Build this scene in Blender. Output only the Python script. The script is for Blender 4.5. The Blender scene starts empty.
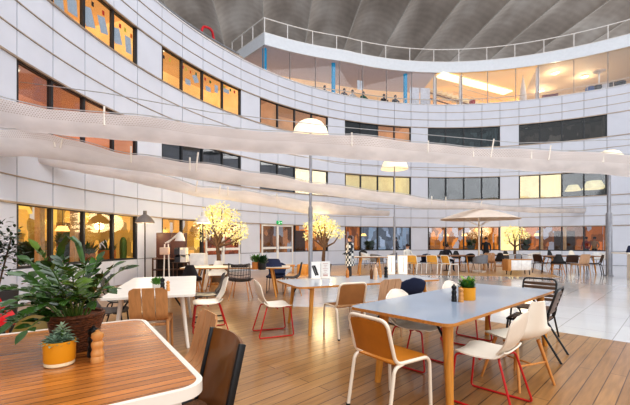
import bpy, bmesh, math, random
from mathutils import Vector, Matrix
random.seed(7)
PI = math.pi
COL = bpy.context.scene.collection
FPX, HZ, CX, EYE = 360.0, 240.0, 315.0, 1.5      # focal length in px, horizon row, centre column, eye height

# ---------------------------------------------------------------- points in the place, taken from picture measurements
def W(px, py, z=0.0):
    Y = (EYE - z) * FPX / (py - HZ)
    return Vector(((px - CX) * Y / FPX, Y, z))
def PY(px, py, Y):
    return Vector(((px - CX) * Y / FPX, Y, EYE + (HZ - py) * Y / FPX))
def PX(px, Y, z=0.0):
    return Vector(((px - CX) * Y / FPX, Y, z))

# ---------------------------------------------------------------- materials
def lin(c):
    out = []
    for v in c[:3]:
        v = v / 255.0
        out.append(v / 12.92 if v <= 0.04045 else ((v + 0.055) / 1.055) ** 2.4)
    return (out[0], out[1], out[2], 1.0)
MATS = {}
def newmat(name):
    m = bpy.data.materials.new(name); m.use_nodes = True
    nt = m.node_tree; b = nt.nodes['Principled BSDF']
    return m, nt, b
def _coord(nt, scale, kind='Object', rot=(0, 0, 0)):
    tc = nt.nodes.new('ShaderNodeTexCoord'); mp = nt.nodes.new('ShaderNodeMapping')
    mp.inputs['Scale'].default_value = scale; mp.inputs['Rotation'].default_value = rot
    nt.links.new(tc.outputs[kind], mp.inputs['Vector'])
    return mp.outputs['Vector']
def _ramp(nt, fac, stops):
    r = nt.nodes.new('ShaderNodeValToRGB'); e = r.color_ramp.elements
    e[0].position, e[0].color = stops[0][0], stops[0][1]
    e[1].position, e[1].color = stops[-1][0], stops[-1][1]
    for p, c in stops[1:-1]:
        k = e.new(p); k.color = c
    nt.links.new(fac, r.inputs['Fac'])
    return r.outputs['Color']
def shade(c, k):
    return (min(1, c[0] * k), min(1, c[1] * k), min(1, c[2] * k), 1.0)
def M(name, rgb, rough=0.5, metal=0.0, var=0.12, scale=6.0, stretch=(1, 1, 1), emit=0.0, bump=0.0, emit_rgb=None, spec=0.5, coat=0.0):
    """plain paint / metal / cloth: a colour with soft noise in it"""
    if name in MATS: return MATS[name]
    m, nt, b = newmat(name)
    c = lin(rgb)
    n = nt.nodes.new('ShaderNodeTexNoise'); n.inputs['Scale'].default_value = scale; n.inputs['Detail'].default_value = 4
    nt.links.new(_coord(nt, stretch), n.inputs['Vector'])
    col = _ramp(nt, n.outputs['Fac'], [(0.3, shade(c, 1 - var)), (0.7, shade(c, 1 + var))])
    nt.links.new(col, b.inputs['Base Color'])
    b.inputs['Roughness'].default_value = rough; b.inputs['Metallic'].default_value = metal
    b.inputs['Specular IOR Level'].default_value = spec
    b.inputs['Coat Weight'].default_value = coat
    if emit:
        if emit_rgb: b.inputs['Emission Color'].default_value = lin(emit_rgb)
        else: nt.links.new(col, b.inputs['Emission Color'])
        b.inputs['Emission Strength'].default_value = emit
    if bump:
        bp = nt.nodes.new('ShaderNodeBump'); bp.inputs['Strength'].default_value = bump; bp.inputs['Distance'].default_value = 0.01
        nt.links.new(n.outputs['Fac'], bp.inputs['Height']); nt.links.new(bp.outputs['Normal'], b.inputs['Normal'])
    MATS[name] = m
    return m
def WOOD(name, rgb, rough=0.4, along='x', var=0.22, scale=3.0, coat=0.0, slat=None, slat_axis='y', gap=(60, 32, 12), emit=0.0):
    """wood with grain along one axis; slat = slat width in metres cut by dark grooves across slat_axis"""
    if name in MATS: return MATS[name]
    m, nt, b = newmat(name)
    c = lin(rgb)
    st = {'x': (1.2, 14, 14), 'y': (14, 1.2, 14), 'z': (14, 14, 1.2)}[along]
    n = nt.nodes.new('ShaderNodeTexNoise'); n.inputs['Scale'].default_value = scale; n.inputs['Detail'].default_value = 6; n.inputs['Distortion'].default_value = 0.5
    nt.links.new(_coord(nt, st), n.inputs['Vector'])
    col = _ramp(nt, n.outputs['Fac'], [(0.28, shade(c, 1 - var * 1.5)), (0.5, c), (0.72, shade(c, 1 + var))])
    if slat:
        tc = nt.nodes.new('ShaderNodeTexCoord'); sp = nt.nodes.new('ShaderNodeSeparateXYZ'); nt.links.new(tc.outputs['Object'], sp.inputs[0])
        dv = nt.nodes.new('ShaderNodeMath'); dv.operation = 'DIVIDE'; dv.inputs[1].default_value = slat
        nt.links.new(sp.outputs[slat_axis.upper()], dv.inputs[0])
        fr = nt.nodes.new('ShaderNodeMath'); fr.operation = 'FRACT'; nt.links.new(dv.outputs[0], fr.inputs[0])
        lt = nt.nodes.new('ShaderNodeMath'); lt.operation = 'LESS_THAN'; lt.inputs[1].default_value = 0.09; nt.links.new(fr.outputs[0], lt.inputs[0])
        fl = nt.nodes.new('ShaderNodeMath'); fl.operation = 'FLOOR'; nt.links.new(dv.outputs[0], fl.inputs[0])
        wn = nt.nodes.new('ShaderNodeTexWhiteNoise'); wn.noise_dimensions = '1D'; nt.links.new(fl.outputs[0], wn.inputs['W'])
        mr = nt.nodes.new('ShaderNodeMapRange'); mr.inputs['To Min'].default_value = 0.75; mr.inputs['To Max'].default_value = 1.2; nt.links.new(wn.outputs['Value'], mr.inputs['Value'])
        ml = nt.nodes.new('ShaderNodeVectorMath'); ml.operation = 'SCALE'; nt.links.new(col, ml.inputs[0]); nt.links.new(mr.outputs[0], ml.inputs['Scale'])
        mx = nt.nodes.new('ShaderNodeMix'); mx.data_type = 'RGBA'; nt.links.new(lt.outputs[0], mx.inputs['Factor'])
        nt.links.new(ml.outputs[0], mx.inputs[6]); mx.inputs[7].default_value = lin(gap); col = mx.outputs[2]
    nt.links.new(col, b.inputs['Base Color'])
    b.inputs['Roughness'].default_value = rough; b.inputs['Coat Weight'].default_value = coat; b.inputs['Coat Roughness'].default_value = 0.2
    if emit:
        nt.links.new(col, b.inputs['Emission Color']); b.inputs['Emission Strength'].default_value = emit
    MATS[name] = m
    return m
def PLANKS(name, rgb1, rgb2, gap, w, l, mortar=0.006, rough=0.35, grain=True, coat=0.0, offset=0.5, bevel=0.0):
    """boards or tiles laid in courses along local X"""
    if name in MATS: return MATS[name]
    m, nt, b = newmat(name)
    v = _coord(nt, (1, 1, 1))
    br = nt.nodes.new('ShaderNodeTexBrick'); nt.links.new(v, br.inputs['Vector'])
    br.inputs['Color1'].default_value = lin(rgb1); br.inputs['Color2'].default_value = lin(rgb2); br.inputs['Mortar'].default_value = lin(gap)
    br.inputs['Scale'].default_value = 1.0; br.inputs['Mortar Size'].default_value = mortar; br.inputs['Brick Width'].default_value = l
    br.inputs['Row Height'].default_value = w; br.inputs['Mortar Smooth'].default_value = 0.2; br.offset = offset
    n = nt.nodes.new('ShaderNodeTexNoise'); n.inputs['Scale'].default_value = 1.0; n.inputs['Detail'].default_value = 6
    nt.links.new(_coord(nt, (2.2, 26, 1) if grain else (1.3, 1.3, 1)), n.inputs['Vector'])
    mr = nt.nodes.new('ShaderNodeMapRange'); mr.inputs['From Min'].default_value = 0.25; mr.inputs['From Max'].default_value = 0.75
    mr.inputs['To Min'].default_value = 0.72 if grain else 0.93; mr.inputs['To Max'].default_value = 1.22 if grain else 1.05
    nt.links.new(n.outputs['Fac'], mr.inputs['Value'])
    ml = nt.nodes.new('ShaderNodeVectorMath'); ml.operation = 'SCALE'; nt.links.new(br.outputs['Color'], ml.inputs[0]); nt.links.new(mr.outputs[0], ml.inputs['Scale'])
    nt.links.new(ml.outputs[0], b.inputs['Base Color'])
    b.inputs['Roughness'].default_value = rough; b.inputs['Coat Weight'].default_value = coat; b.inputs['Coat Roughness'].default_value = 0.12
    MATS[name] = m
    return m
def GLASS(name, tint=(235, 240, 245), refl=0.10, rough=0.02):
    if name in MATS: return MATS[name]
    m = bpy.data.materials.new(name); m.use_nodes = True; nt = m.node_tree; nt.nodes.clear()
    o = nt.nodes.new('ShaderNodeOutputMaterial'); t = nt.nodes.new('ShaderNodeBsdfTransparent'); g = nt.nodes.new('ShaderNodeBsdfGlossy'); mx = nt.nodes.new('ShaderNodeMixShader')
    n = nt.nodes.new('ShaderNodeTexNoise'); n.inputs['Scale'].default_value = 0.4; nt.links.new(_coord(nt, (1, 1, 1)), n.inputs['Vector'])
    mr = nt.nodes.new('ShaderNodeMapRange'); mr.inputs['To Min'].default_value = refl * 0.6; mr.inputs['To Max'].default_value = refl * 1.4; nt.links.new(n.outputs['Fac'], mr.inputs['Value'])
    t.inputs['Color'].default_value = lin(tint); g.inputs['Roughness'].default_value = rough
    nt.links.new(mr.outputs[0], mx.inputs['Fac']); nt.links.new(t.outputs[0], mx.inputs[1]); nt.links.new(g.outputs[0], mx.inputs[2]); nt.links.new(mx.outputs[0], o.inputs['Surface'])
    MATS[name] = m
    return m
def NET(name, rgb, dot, freq_u, freq_v, v0, v1, rough=0.7, translucent=0.35):
    """sail cloth with a band of round perforations between v0 and v1 (UV)"""
    if name in MATS: return MATS[name]
    m, nt, b = newmat(name)
    tc = nt.nodes.new('ShaderNodeTexCoord'); sp = nt.nodes.new('ShaderNodeSeparateXYZ'); nt.links.new(tc.outputs['UV'], sp.inputs[0])
    def mth(op, a, bb=None):
        x = nt.nodes.new('ShaderNodeMath'); x.operation = op
        for i, q in enumerate((a, bb)):
            if q is None: continue
            if isinstance(q, (int, float)): x.inputs[i].default_value = q
            else: nt.links.new(q, x.inputs[i])
        return x.outputs[0]
    U, V = sp.outputs['X'], sp.outputs['Y']
    row = mth('FLOOR', mth('MULTIPLY', V, freq_v))
    du = mth('SUBTRACT', mth('FRACT', mth('ADD', mth('MULTIPLY', U, freq_u), mth('MULTIPLY', row, 0.5))), 0.5)
    dvv = mth('SUBTRACT', mth('FRACT', mth('MULTIPLY', V, freq_v)), 0.5)
    d = mth('ADD', mth('MULTIPLY', du, du), mth('MULTIPLY', dvv, dvv))
    inside = mth('MULTIPLY', mth('LESS_THAN', d, 0.075), mth('MULTIPLY', mth('GREATER_THAN', V, v0), mth('LESS_THAN', V, v1)))
    n = nt.nodes.new('ShaderNodeTexNoise'); n.inputs['Scale'].default_value = 1.6; n.inputs['Detail'].default_value = 5; nt.links.new(_coord(nt, (1, 1, 2)), n.inputs['Vector'])
    c = lin(rgb)
    base = _ramp(nt, n.outputs['Fac'], [(0.3, shade(c, 0.9)), (0.7, shade(c, 1.08))])
    mx = nt.nodes.new('ShaderNodeMix'); mx.data_type = 'RGBA'; nt.links.new(inside, mx.inputs['Factor']); nt.links.new(base, mx.inputs[6]); mx.inputs[7].default_value = lin(dot)
    nt.links.new(mx.outputs[2], b.inputs['Base Color']); b.inputs['Roughness'].default_value = rough; b.inputs['Specular IOR Level'].default_value = 0.2
    tr = nt.nodes.new('ShaderNodeBsdfTranslucent'); nt.links.new(mx.outputs[2], tr.inputs['Color'])
    ms = nt.nodes.new('ShaderNodeMixShader'); ms.inputs['Fac'].default_value = translucent
    out = nt.nodes['Material Output']
    nt.links.new(b.outputs[0], ms.inputs[1]); nt.links.new(tr.outputs[0], ms.inputs[2]); nt.links.new(ms.outputs[0], out.inputs['Surface'])
    bp = nt.nodes.new('ShaderNodeBump'); bp.inputs['Strength'].default_value = 0.5; bp.inputs['Distance'].default_value = 0.06
    nt.links.new(n.outputs['Fac'], bp.inputs['Height']); nt.links.new(bp.outputs['Normal'], b.inputs['Normal'])
    MATS[name] = m
    return m

# ---------------------------------------------------------------- mesh builder
def fillet(pts, r, n=5, closed=False):
    pts = [Vector(p) for p in pts]; out = []
    N = len(pts)
    for i, p in enumerate(pts):
        if not closed and i in (0, N - 1): out.append(p); continue
        a, b = pts[(i - 1) % N], pts[(i + 1) % N]
        d1, d2 = (a - p), (b - p)
        k = min(r, d1.length * 0.49, d2.length * 0.49)
        s, e = p + d1.normalized() * k, p + d2.normalized() * k
        for j in range(n + 1):
            t = j / n
            out.append(s * (1 - t) ** 2 + p * 2 * t * (1 - t) + e * t * t)
    return out
def rrect(w, d, r, n=6, cx=0, cy=0):
    pts = []
    for (sx, sy, a0) in ((1, 1, 0), (-1, 1, 90), (-1, -1, 180), (1, -1, 270)):
        for j in range(n + 1):
            a = math.radians(a0 + 90 * j / n)
            pts.append((cx + sx * (w / 2 - r) + r * math.cos(a), cy + sy * (d / 2 - r) + r * math.sin(a)))
    return pts
class MB:
    def __init__(s):
        s.bm = bmesh.new(); s.uv = None
    def box(s, c, d, rz=0.0, rot=None, bev=0.0):
        r = bmesh.ops.create_cube(s.bm, size=1.0); vs = r['verts']
        bmesh.ops.scale(s.bm, vec=Vector(d), verts=vs)
        if bev:
            es = list({e for v in vs for e in v.link_edges})
            q = bmesh.ops.bevel(s.bm, geom=es, offset=min(bev, min(d) * 0.45), segments=2, affect='EDGES', profile=0.5)
            vs = list({v for f in q['faces'] for v in f.verts} | {v for v in vs if v.is_valid})
        m = rot.to_4x4() if rot is not None else Matrix.Rotation(rz, 4, 'Z')
        bmesh.ops.transform(s.bm, matrix=Matrix.Translation(Vector(c)) @ m, verts=vs)
        return s
    def tube(s, pts, r, seg=8, closed=False, cap=True):
        pts = [Vector(p) for p in pts]; n = len(pts)
        rs = r if isinstance(r, (list, tuple)) else [r] * n
        T = []
        for i in range(n):
            a = pts[(i - 1) % n] if (closed or i > 0) else pts[i]
            b = pts[(i + 1) % n] if (closed or i < n - 1) else pts[i]
            t = (b - a); T.append(t.normalized() if t.length > 1e-9 else Vector((0, 0, 1)))
        up = Vector((0, 0, 1)) if abs(T[0].z) < 0.9 else Vector((1, 0, 0))
        u = (up - T[0] * up.dot(T[0])).normalized()
        rings = []
        for i in range(n):
            u = (u - T[i] * u.dot(T[i]))
            u = u.normalized() if u.length > 1e-6 else T[i].orthogonal().normalized()
            v = T[i].cross(u)
            rings.append([s.bm.verts.new(pts[i] + (u * math.cos(2 * PI * k / seg) + v * math.sin(2 * PI * k / seg)) * rs[i]) for k in range(seg)])
        for i in range(n if closed else n - 1):
            a, b = rings[i], rings[(i + 1) % n]
            for k in range(seg):
                s.bm.faces.new((a[k], a[(k + 1) % seg], b[(k + 1) % seg], b[k]))
        if cap and not closed:
            s.bm.faces.new(list(reversed(rings[0]))); s.bm.faces.new(rings[-1])
        return s
    def lathe(s, prof, c=(0, 0, 0), seg=24, sx=1.0, sy=1.0):
        c = Vector(c); rings = []
        for (r, z) in prof:
            if r < 1e-5: rings.append([s.bm.verts.new(c + Vector((0, 0, z)))])
            else: rings.append([s.bm.verts.new(c + Vector((r * sx * math.cos(2 * PI * k / seg), r * sy * math.sin(2 * PI * k / seg), z))) for k in range(seg)])
        for a, b in zip(rings[:-1], rings[1:]):
            for k in range(seg):
                k2 = (k + 1) % seg
                if len(a) == 1 and len(b) == 1: continue
                if len(a) == 1: s.bm.faces.new((a[0], b[k2], b[k]))
                elif len(b) == 1: s.bm.faces.new((a[k], a[k2], b[0]))
                else: s.bm.faces.new((a[k], a[k2], b[k2], b[k]))
        return s
    def prism(s, poly, z0, z1, mat=None):
        a = [s.bm.verts.new((p[0], p[1], z0)) for p in poly]; b = [s.bm.verts.new((p[0], p[1], z1)) for p in poly]
        n = len(poly)
        s.bm.faces.new(list(reversed(a))); s.bm.faces.new(b)
        for k in range(n): s.bm.faces.new((a[k], a[(k + 1) % n], b[(k + 1) % n], b[k]))
        if mat is not None: bmesh.ops.transform(s.bm, matrix=mat, verts=a + b)
        return s
    def ring(s, poly, inset, z0, z1):
        """band of wall thickness inset around a convex outline"""
        n = len(poly); cx = sum(p[0] for p in poly) / n; cy = sum(p[1] for p in poly) / n
        inner = []
        for i, p in enumerate(poly):
            a, b = Vector(poly[i - 1]), Vector(poly[(i + 1) % n]); t = (b - a).normalized(); nrm = Vector((-t.y, t.x))
            q = Vector(p); 
            if (Vector((cx, cy)) - q).dot(nrm) < 0: nrm = -nrm
            inner.append(q + nrm * inset)
        L = [[s.bm.verts.new((p[0], p[1], z)) for p in pl] for pl, z in ((poly, z0), (poly, z1), (inner, z1), (inner, z0))]
        for j in range(4):
            a, b = L[j], L[(j + 1) % 4]
            for k in range(n): s.bm.faces.new((a[k], a[(k + 1) % n], b[(k + 1) % n], b[k]))
        return s
    def grid(s, f, nu, nv, th=0.0, uv=None):
        """surface f(u,v) with u,v in 0..1; th gives it thickness along its normals"""
        P = [[Vector(f(i / nu, j / nv)) for j in range(nv + 1)] for i in range(nu + 1)]
        def nrm(i, j):
            a = P[min(i + 1, nu)][j] - P[max(i - 1, 0)][j]; b = P[i][min(j + 1, nv)] - P[i][max(j - 1, 0)]
            n = a.cross(b); return n.normalized() if n.length > 1e-12 else Vector((0, 0, 1))
        A = [[s.bm.verts.new(P[i][j]) for j in range(nv + 1)] for i in range(nu + 1)]
        if uv and s.uv is None: s.uv = s.bm.loops.layers.uv.new('UVMap')
        for i in range(nu):
            for j in range(nv):
                fc = s.bm.faces.new((A[i][j], A[i + 1][j], A[i + 1][j + 1], A[i][j + 1]))
                if uv:
                    for lp, (a, b) in zip(fc.loops, ((i, j), (i + 1, j), (i + 1, j + 1), (i, j + 1))):
                        lp[s.uv].uv = (a / nu * uv[0], b / nv * uv[1])
        if th:
            B = [[s.bm.verts.new(P[i][j] - nrm(i, j) * th) for j in range(nv + 1)] for i in range(nu + 1)]
            for i in range(nu):
                for j in range(nv): s.bm.faces.new((B[i][j + 1], B[i + 1][j + 1], B[i + 1][j], B[i][j]))
            for i in range(nu):
                s.bm.faces.new((A[i + 1][0], A[i][0], B[i][0], B[i + 1][0])); s.bm.faces.new((A[i][nv], A[i + 1][nv], B[i + 1][nv], B[i][nv]))
            for j in range(nv):
                s.bm.faces.new((A[0][j], A[0][j + 1], B[0][j + 1], B[0][j])); s.bm.faces.new((A[nu][j + 1], A[nu][j], B[nu][j], B[nu][j + 1]))
        return s
    def ball(s, c, r, seg=12, rings=8, rot=None):
        r = r if isinstance(r, (tuple, list)) else (r, r, r)
        q = bmesh.ops.create_uvsphere(s.bm, u_segments=seg, v_segments=rings, radius=1.0)['verts']
        m = Matrix.Translation(Vector(c)) @ (rot.to_4x4() if rot is not None else Matrix.Identity(4)) @ Matrix.Diagonal((r[0], r[1], r[2], 1))
        bmesh.ops.transform(s.bm, matrix=m, verts=q)
        return s
    def poly(s, pts):
        s.bm.faces.new([s.bm.verts.new(Vector(p)) for p in pts]); return s
    def leaf(s, base, d, nrm, L, w, fold=0.25):
        """pointed oval leaf folded along its midrib"""
        d = Vector(d).normalized(); n = Vector(nrm); n = (n - d * n.dot(d)); n = n.normalized() if n.length > 1e-6 else d.orthogonal().normalized()
        sd = d.cross(n); b = Vector(base)
        mid = [s.bm.verts.new(b + d * L * t - n * L * 0.12 * t * t) for t in (0, .25, .55, .8, 1)]
        for sg in (1, -1):
            ed = [s.bm.verts.new(b + d * L * t + sd * sg * w * k + n * w * fold * k - n * L * 0.12 * t * t) for t, k in ((.25, .8), (.55, 1), (.8, .6))]
            fs = [(mid[0], mid[1], ed[0]), (mid[1], mid[2], ed[1], ed[0]), (mid[2], mid[3], ed[2], ed[1]), (mid[3], mid[4], ed[2])]
            for q in fs: s.bm.faces.new(q if sg > 0 else tuple(reversed(q)))
        return s
    def build(s, name, mat, parent=None, smooth=True, angle=40, loc=None, fix=True):
        if fix: bmesh.ops.recalc_face_normals(s.bm, faces=s.bm.faces)
        me = bpy.data.meshes.new(name); s.bm.to_mesh(me); s.bm.free()
        me.materials.append(mat)
        if smooth:
            me.polygons.foreach_set('use_smooth', [True] * len(me.polygons))
            me.set_sharp_from_angle(angle=math.radians(angle))
        o = bpy.data.objects.new(name, me); COL.objects.link(o)
        if parent is not None: o.parent = parent
        if loc is not None: o.location = loc
        return o

# ---------------------------------------------------------------- things
def tag(o, label, cat, group=None, kind=None):
    if label: o['label'] = label
    if cat: o['category'] = cat
    if group: o['group'] = group
    if kind: o['kind'] = kind
    return o
def thing(name, label, cat, loc=(0, 0, 0), rz=0.0, group=None, kind=None):
    o = bpy.data.objects.new(name, None); COL.objects.link(o); o.empty_display_size = 0.1
    o.location = loc; o.rotation_euler = (0, 0, rz)
    return tag(o, label, cat, group, kind)
def struct(name, mb, mat, label=None, parent=None, **k):
    o = mb.build(name, mat, parent, **k)
    if parent is None: o['kind'] = 'structure'
    if label: o['label'] = label
    return o
def dup(root, loc, rz, label=None, group=None, scale=None):
    r = root.copy(); COL.objects.link(r); r.location = loc; r.rotation_euler = (0, 0, rz)
    if label: r['label'] = label
    if group: r['group'] = group
    if scale: r.scale = scale
    for ch in list(root.children):
        c = ch.copy(); COL.objects.link(c); c.parent = r
        for g in ch.children:
            d = g.copy(); COL.objects.link(d); d.parent = c
    return r
PROTO, USED = {}, set()
def place(kind, p, heading, label, group=None, scale=None, z=0.0):
    """put one of a kind at ground point p, its front turned to the heading (degrees, 0 = +X)"""
    if kind not in PROTO: PROTO[kind] = MAKERS[kind]()
    rz = math.radians(heading - 90); loc = Vector((p[0], p[1], z))
    src = PROTO[kind]
    if kind in USED: return dup(src, loc, rz, label, group, scale)
    USED.add(kind); src.location = loc; src.rotation_euler = (0, 0, rz); src['label'] = label
    if group: src['group'] = group
    if scale: src.scale = scale
    return src
MAKERS = {}
# ================================================================ THE SETTING
sc = bpy.context.scene
cam_d = bpy.data.cameras.new('camera'); cam = bpy.data.objects.new('camera', cam_d); COL.objects.link(cam); sc.camera = cam
cam_d.sensor_width = 36.0; cam_d.lens = 36.0 * FPX / 630.0; cam_d.shift_y = (HZ - 202.5) / 630.0
cam_d.clip_start = 0.05; cam_d.clip_end = 400
cam.location = (0, 0, EYE); cam.rotation_euler = (math.radians(90), 0, 0)

# facade: a concave arc round the hall
AC = Vector((8.64, 8.53)); AR = 15.47
def theta(px, r=None):
    r = AR if r is None else r
    d = Vector(((px - CX) / FPX, 1.0)); d.normalize()
    b = d.dot(AC); t = b + math.sqrt(b * b - AC.length_squared + r * r)
    q = d * t - AC
    a = math.atan2(q.y, q.x)
    return a if a > -PI / 2 else a + 2 * PI
def F(a, r, z): return Vector((AC.x + r * math.cos(a), AC.y + r * math.sin(a), z))
GROUPS = [[17, 53, 85, 114, 137.5], [162, 182.5, 203, 223, 241], [260, 278, 295, 312, 328], [345, 361, 378, 394.5, 411], [428, 446, 464, 482, 500], [519, 540, 562, 584, 607]]
TH = [[theta(x) for x in g] for g in GROUPS]
R1 = (0.835, 2.365); R2 = (4.16, 5.67); R3 = (7.62, 8.975); ZPAR = 10.5
seams = []
a0 = TH[0][0]
left_ext = [a0 + 0.082 * k for k in range(6, 0, -1)]
seams += left_ext
for g in TH: seams += g
right_ext = [TH[5][4] - 0.076 * k for k in range(1, 9)]
seams += right_ext
white_panel = M('facade_white_panel', (208, 210, 220), rough=0.38, var=0.03, scale=1.5)
groove = M('facade_groove_backing', (124, 122, 126), rough=0.6)  # grey backing seen through the panel joints
trim_m = M('facade_bronze_trim', (172, 154, 138), rough=0.35, metal=0.35, var=0.15, scale=3)
def arc_slab(mb, aa, ab, r0, r1, z0, z1, n=3):
    """curved block between two angles, two radii and two heights"""
    L = []
    for k in range(n + 1):
        a = aa + (ab - aa) * k / n
        L.append([mb.bm.verts.new(F(a, r, z)) for r, z in ((r0, z0), (r0, z1), (r1, z1), (r1, z0))])
    for p, q in zip(L[:-1], L[1:]):
        for j in range(4): mb.bm.faces.new((p[j], q[j], q[(j + 1) % 4], p[(j + 1) % 4]))
    mb.bm.faces.new(L[0][::-1]); mb.bm.faces.new(L[-1])
SP = [(0.0, R1[0], 1), (R1[1], R2[0], 3), (R2[1], R3[0], 3), (R3[1], ZPAR, 3)]
pan = MB(); core = MB(); tr = MB(); glint = MB()
def jt(r, a): return a / r
for i in range(len(seams) - 1):
    aa, ab = seams[i], seams[i + 1]
    g = jt(AR, 0.012)
    for z0, z1, n in SP:
        h = (z1 - z0) / n
        for k in range(n):
            arc_slab(pan, aa - g, ab + g, AR, AR + 0.05, z0 + k * h + 0.016, z0 + (k + 1) * h - 0.016, 2)
isgap = lambda i: (seams[i] in left_ext) or (seams[i] in right_ext) or seams[i] in [g[4] for g in TH]
solid_ground = set()
for i in range(len(seams) - 1):
    if isgap(i):
        g = jt(AR, 0.012)
        for z0, z1 in (R1, R2, R3): arc_slab(pan, seams[i] - g, seams[i + 1] + g, AR, AR + 0.05, z0 + .01, z1 - .01, 2)
        for z0, z1 in (R1, R2, R3): arc_slab(core, seams[i], seams[i + 1], AR + 0.05, AR + 0.12, z0, z1, 2)
for z0, z1, n in SP: arc_slab(core, seams[0], seams[-1], AR + 0.05, AR + 0.12, z0, z1, 90)
struct('wall_back', pan, white_panel, 'curved white panelled facade round the hall', smooth=True, angle=30)
struct('wall_back_core', core, groove, smooth=True, angle=30)
n_t = 0
for z in (R1[1] - .012, R2[0], R2[1], R3[0], R3[1], ZPAR):
    n_t += 1; mb = MB(); arc_slab(mb, seams[0], seams[-1], AR - 0.045, AR + 0.06, z - 0.022, z + 0.022, 90)
    struct('trim_%d' % n_t, mb, trim_m if z < ZPAR - .1 else M('parapet_cap', (215, 213, 215), rough=0.4), 'thin metal ledge along the facade')
for lo, hi in ((R1[1], R2[0]), (R2[1], R3[0]), (R3[1], ZPAR)):
    for k in (1, 2):
        n_t += 1; mb = MB(); z = lo + (hi - lo) * k / 3
        arc_slab(mb, seams[0], seams[-1], AR - 0.02, AR + 0.045, z - 0.014, z + 0.014, 90)
        struct('trim_%d' % n_t, mb, trim_m, 'thin bronze line between panel courses')

# window bays, each a frame with four panes and a room behind it, lit by glow in its walls
frame_m = M('window_frame_anthracite', (44, 46, 50), rough=0.4)
glass_m = GLASS('window_glass', (240, 240, 240), 0.07)
glass_hi = GLASS('upper_window_glass', (225, 228, 230), 0.10)
def room_mat(name, rgb, e, pattern):  # lamp light inside the rooms is put into their surfaces as emission
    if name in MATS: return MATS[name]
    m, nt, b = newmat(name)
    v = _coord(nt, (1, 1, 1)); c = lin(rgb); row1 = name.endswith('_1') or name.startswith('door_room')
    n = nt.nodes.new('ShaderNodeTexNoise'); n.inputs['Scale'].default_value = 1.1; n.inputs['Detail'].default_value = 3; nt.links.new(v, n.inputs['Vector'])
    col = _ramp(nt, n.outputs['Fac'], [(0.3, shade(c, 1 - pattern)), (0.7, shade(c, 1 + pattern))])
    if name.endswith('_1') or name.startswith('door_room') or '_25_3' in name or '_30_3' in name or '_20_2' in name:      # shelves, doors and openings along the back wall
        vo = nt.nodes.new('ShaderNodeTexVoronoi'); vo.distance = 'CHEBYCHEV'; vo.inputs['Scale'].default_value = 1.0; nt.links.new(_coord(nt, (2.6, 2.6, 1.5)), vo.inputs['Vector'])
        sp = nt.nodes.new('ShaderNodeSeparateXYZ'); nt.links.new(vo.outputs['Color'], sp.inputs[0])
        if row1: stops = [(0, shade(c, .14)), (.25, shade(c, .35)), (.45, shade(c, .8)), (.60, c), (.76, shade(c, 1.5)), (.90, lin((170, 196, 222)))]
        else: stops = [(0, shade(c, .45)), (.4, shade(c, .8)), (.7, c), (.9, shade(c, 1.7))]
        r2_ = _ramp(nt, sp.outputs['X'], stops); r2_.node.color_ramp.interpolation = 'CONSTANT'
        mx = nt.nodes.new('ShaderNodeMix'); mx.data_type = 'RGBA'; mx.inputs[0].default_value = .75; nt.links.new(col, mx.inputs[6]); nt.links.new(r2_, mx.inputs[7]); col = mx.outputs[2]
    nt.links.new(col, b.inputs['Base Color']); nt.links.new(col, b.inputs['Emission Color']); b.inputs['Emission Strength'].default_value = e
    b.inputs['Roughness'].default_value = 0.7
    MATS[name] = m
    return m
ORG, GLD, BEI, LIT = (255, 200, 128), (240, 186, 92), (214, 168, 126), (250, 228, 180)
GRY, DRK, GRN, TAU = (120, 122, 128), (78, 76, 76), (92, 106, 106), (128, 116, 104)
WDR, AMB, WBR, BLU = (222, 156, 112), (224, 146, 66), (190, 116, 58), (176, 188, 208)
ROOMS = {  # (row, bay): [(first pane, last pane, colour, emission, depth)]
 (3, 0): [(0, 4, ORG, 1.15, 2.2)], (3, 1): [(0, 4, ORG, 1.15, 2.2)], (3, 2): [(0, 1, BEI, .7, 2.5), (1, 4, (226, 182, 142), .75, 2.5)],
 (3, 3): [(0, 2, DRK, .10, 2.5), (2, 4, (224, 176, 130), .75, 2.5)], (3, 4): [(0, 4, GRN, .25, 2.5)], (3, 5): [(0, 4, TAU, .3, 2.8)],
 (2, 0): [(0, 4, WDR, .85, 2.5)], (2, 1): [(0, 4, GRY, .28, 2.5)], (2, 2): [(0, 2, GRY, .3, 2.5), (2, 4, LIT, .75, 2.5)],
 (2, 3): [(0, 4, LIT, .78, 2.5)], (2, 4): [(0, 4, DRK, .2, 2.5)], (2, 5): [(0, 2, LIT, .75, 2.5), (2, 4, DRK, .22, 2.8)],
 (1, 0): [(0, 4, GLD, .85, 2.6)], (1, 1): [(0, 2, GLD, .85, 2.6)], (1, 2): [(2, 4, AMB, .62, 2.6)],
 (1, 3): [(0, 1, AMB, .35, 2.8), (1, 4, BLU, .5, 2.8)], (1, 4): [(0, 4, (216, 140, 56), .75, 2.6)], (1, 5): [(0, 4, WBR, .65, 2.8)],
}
wn = 0
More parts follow.
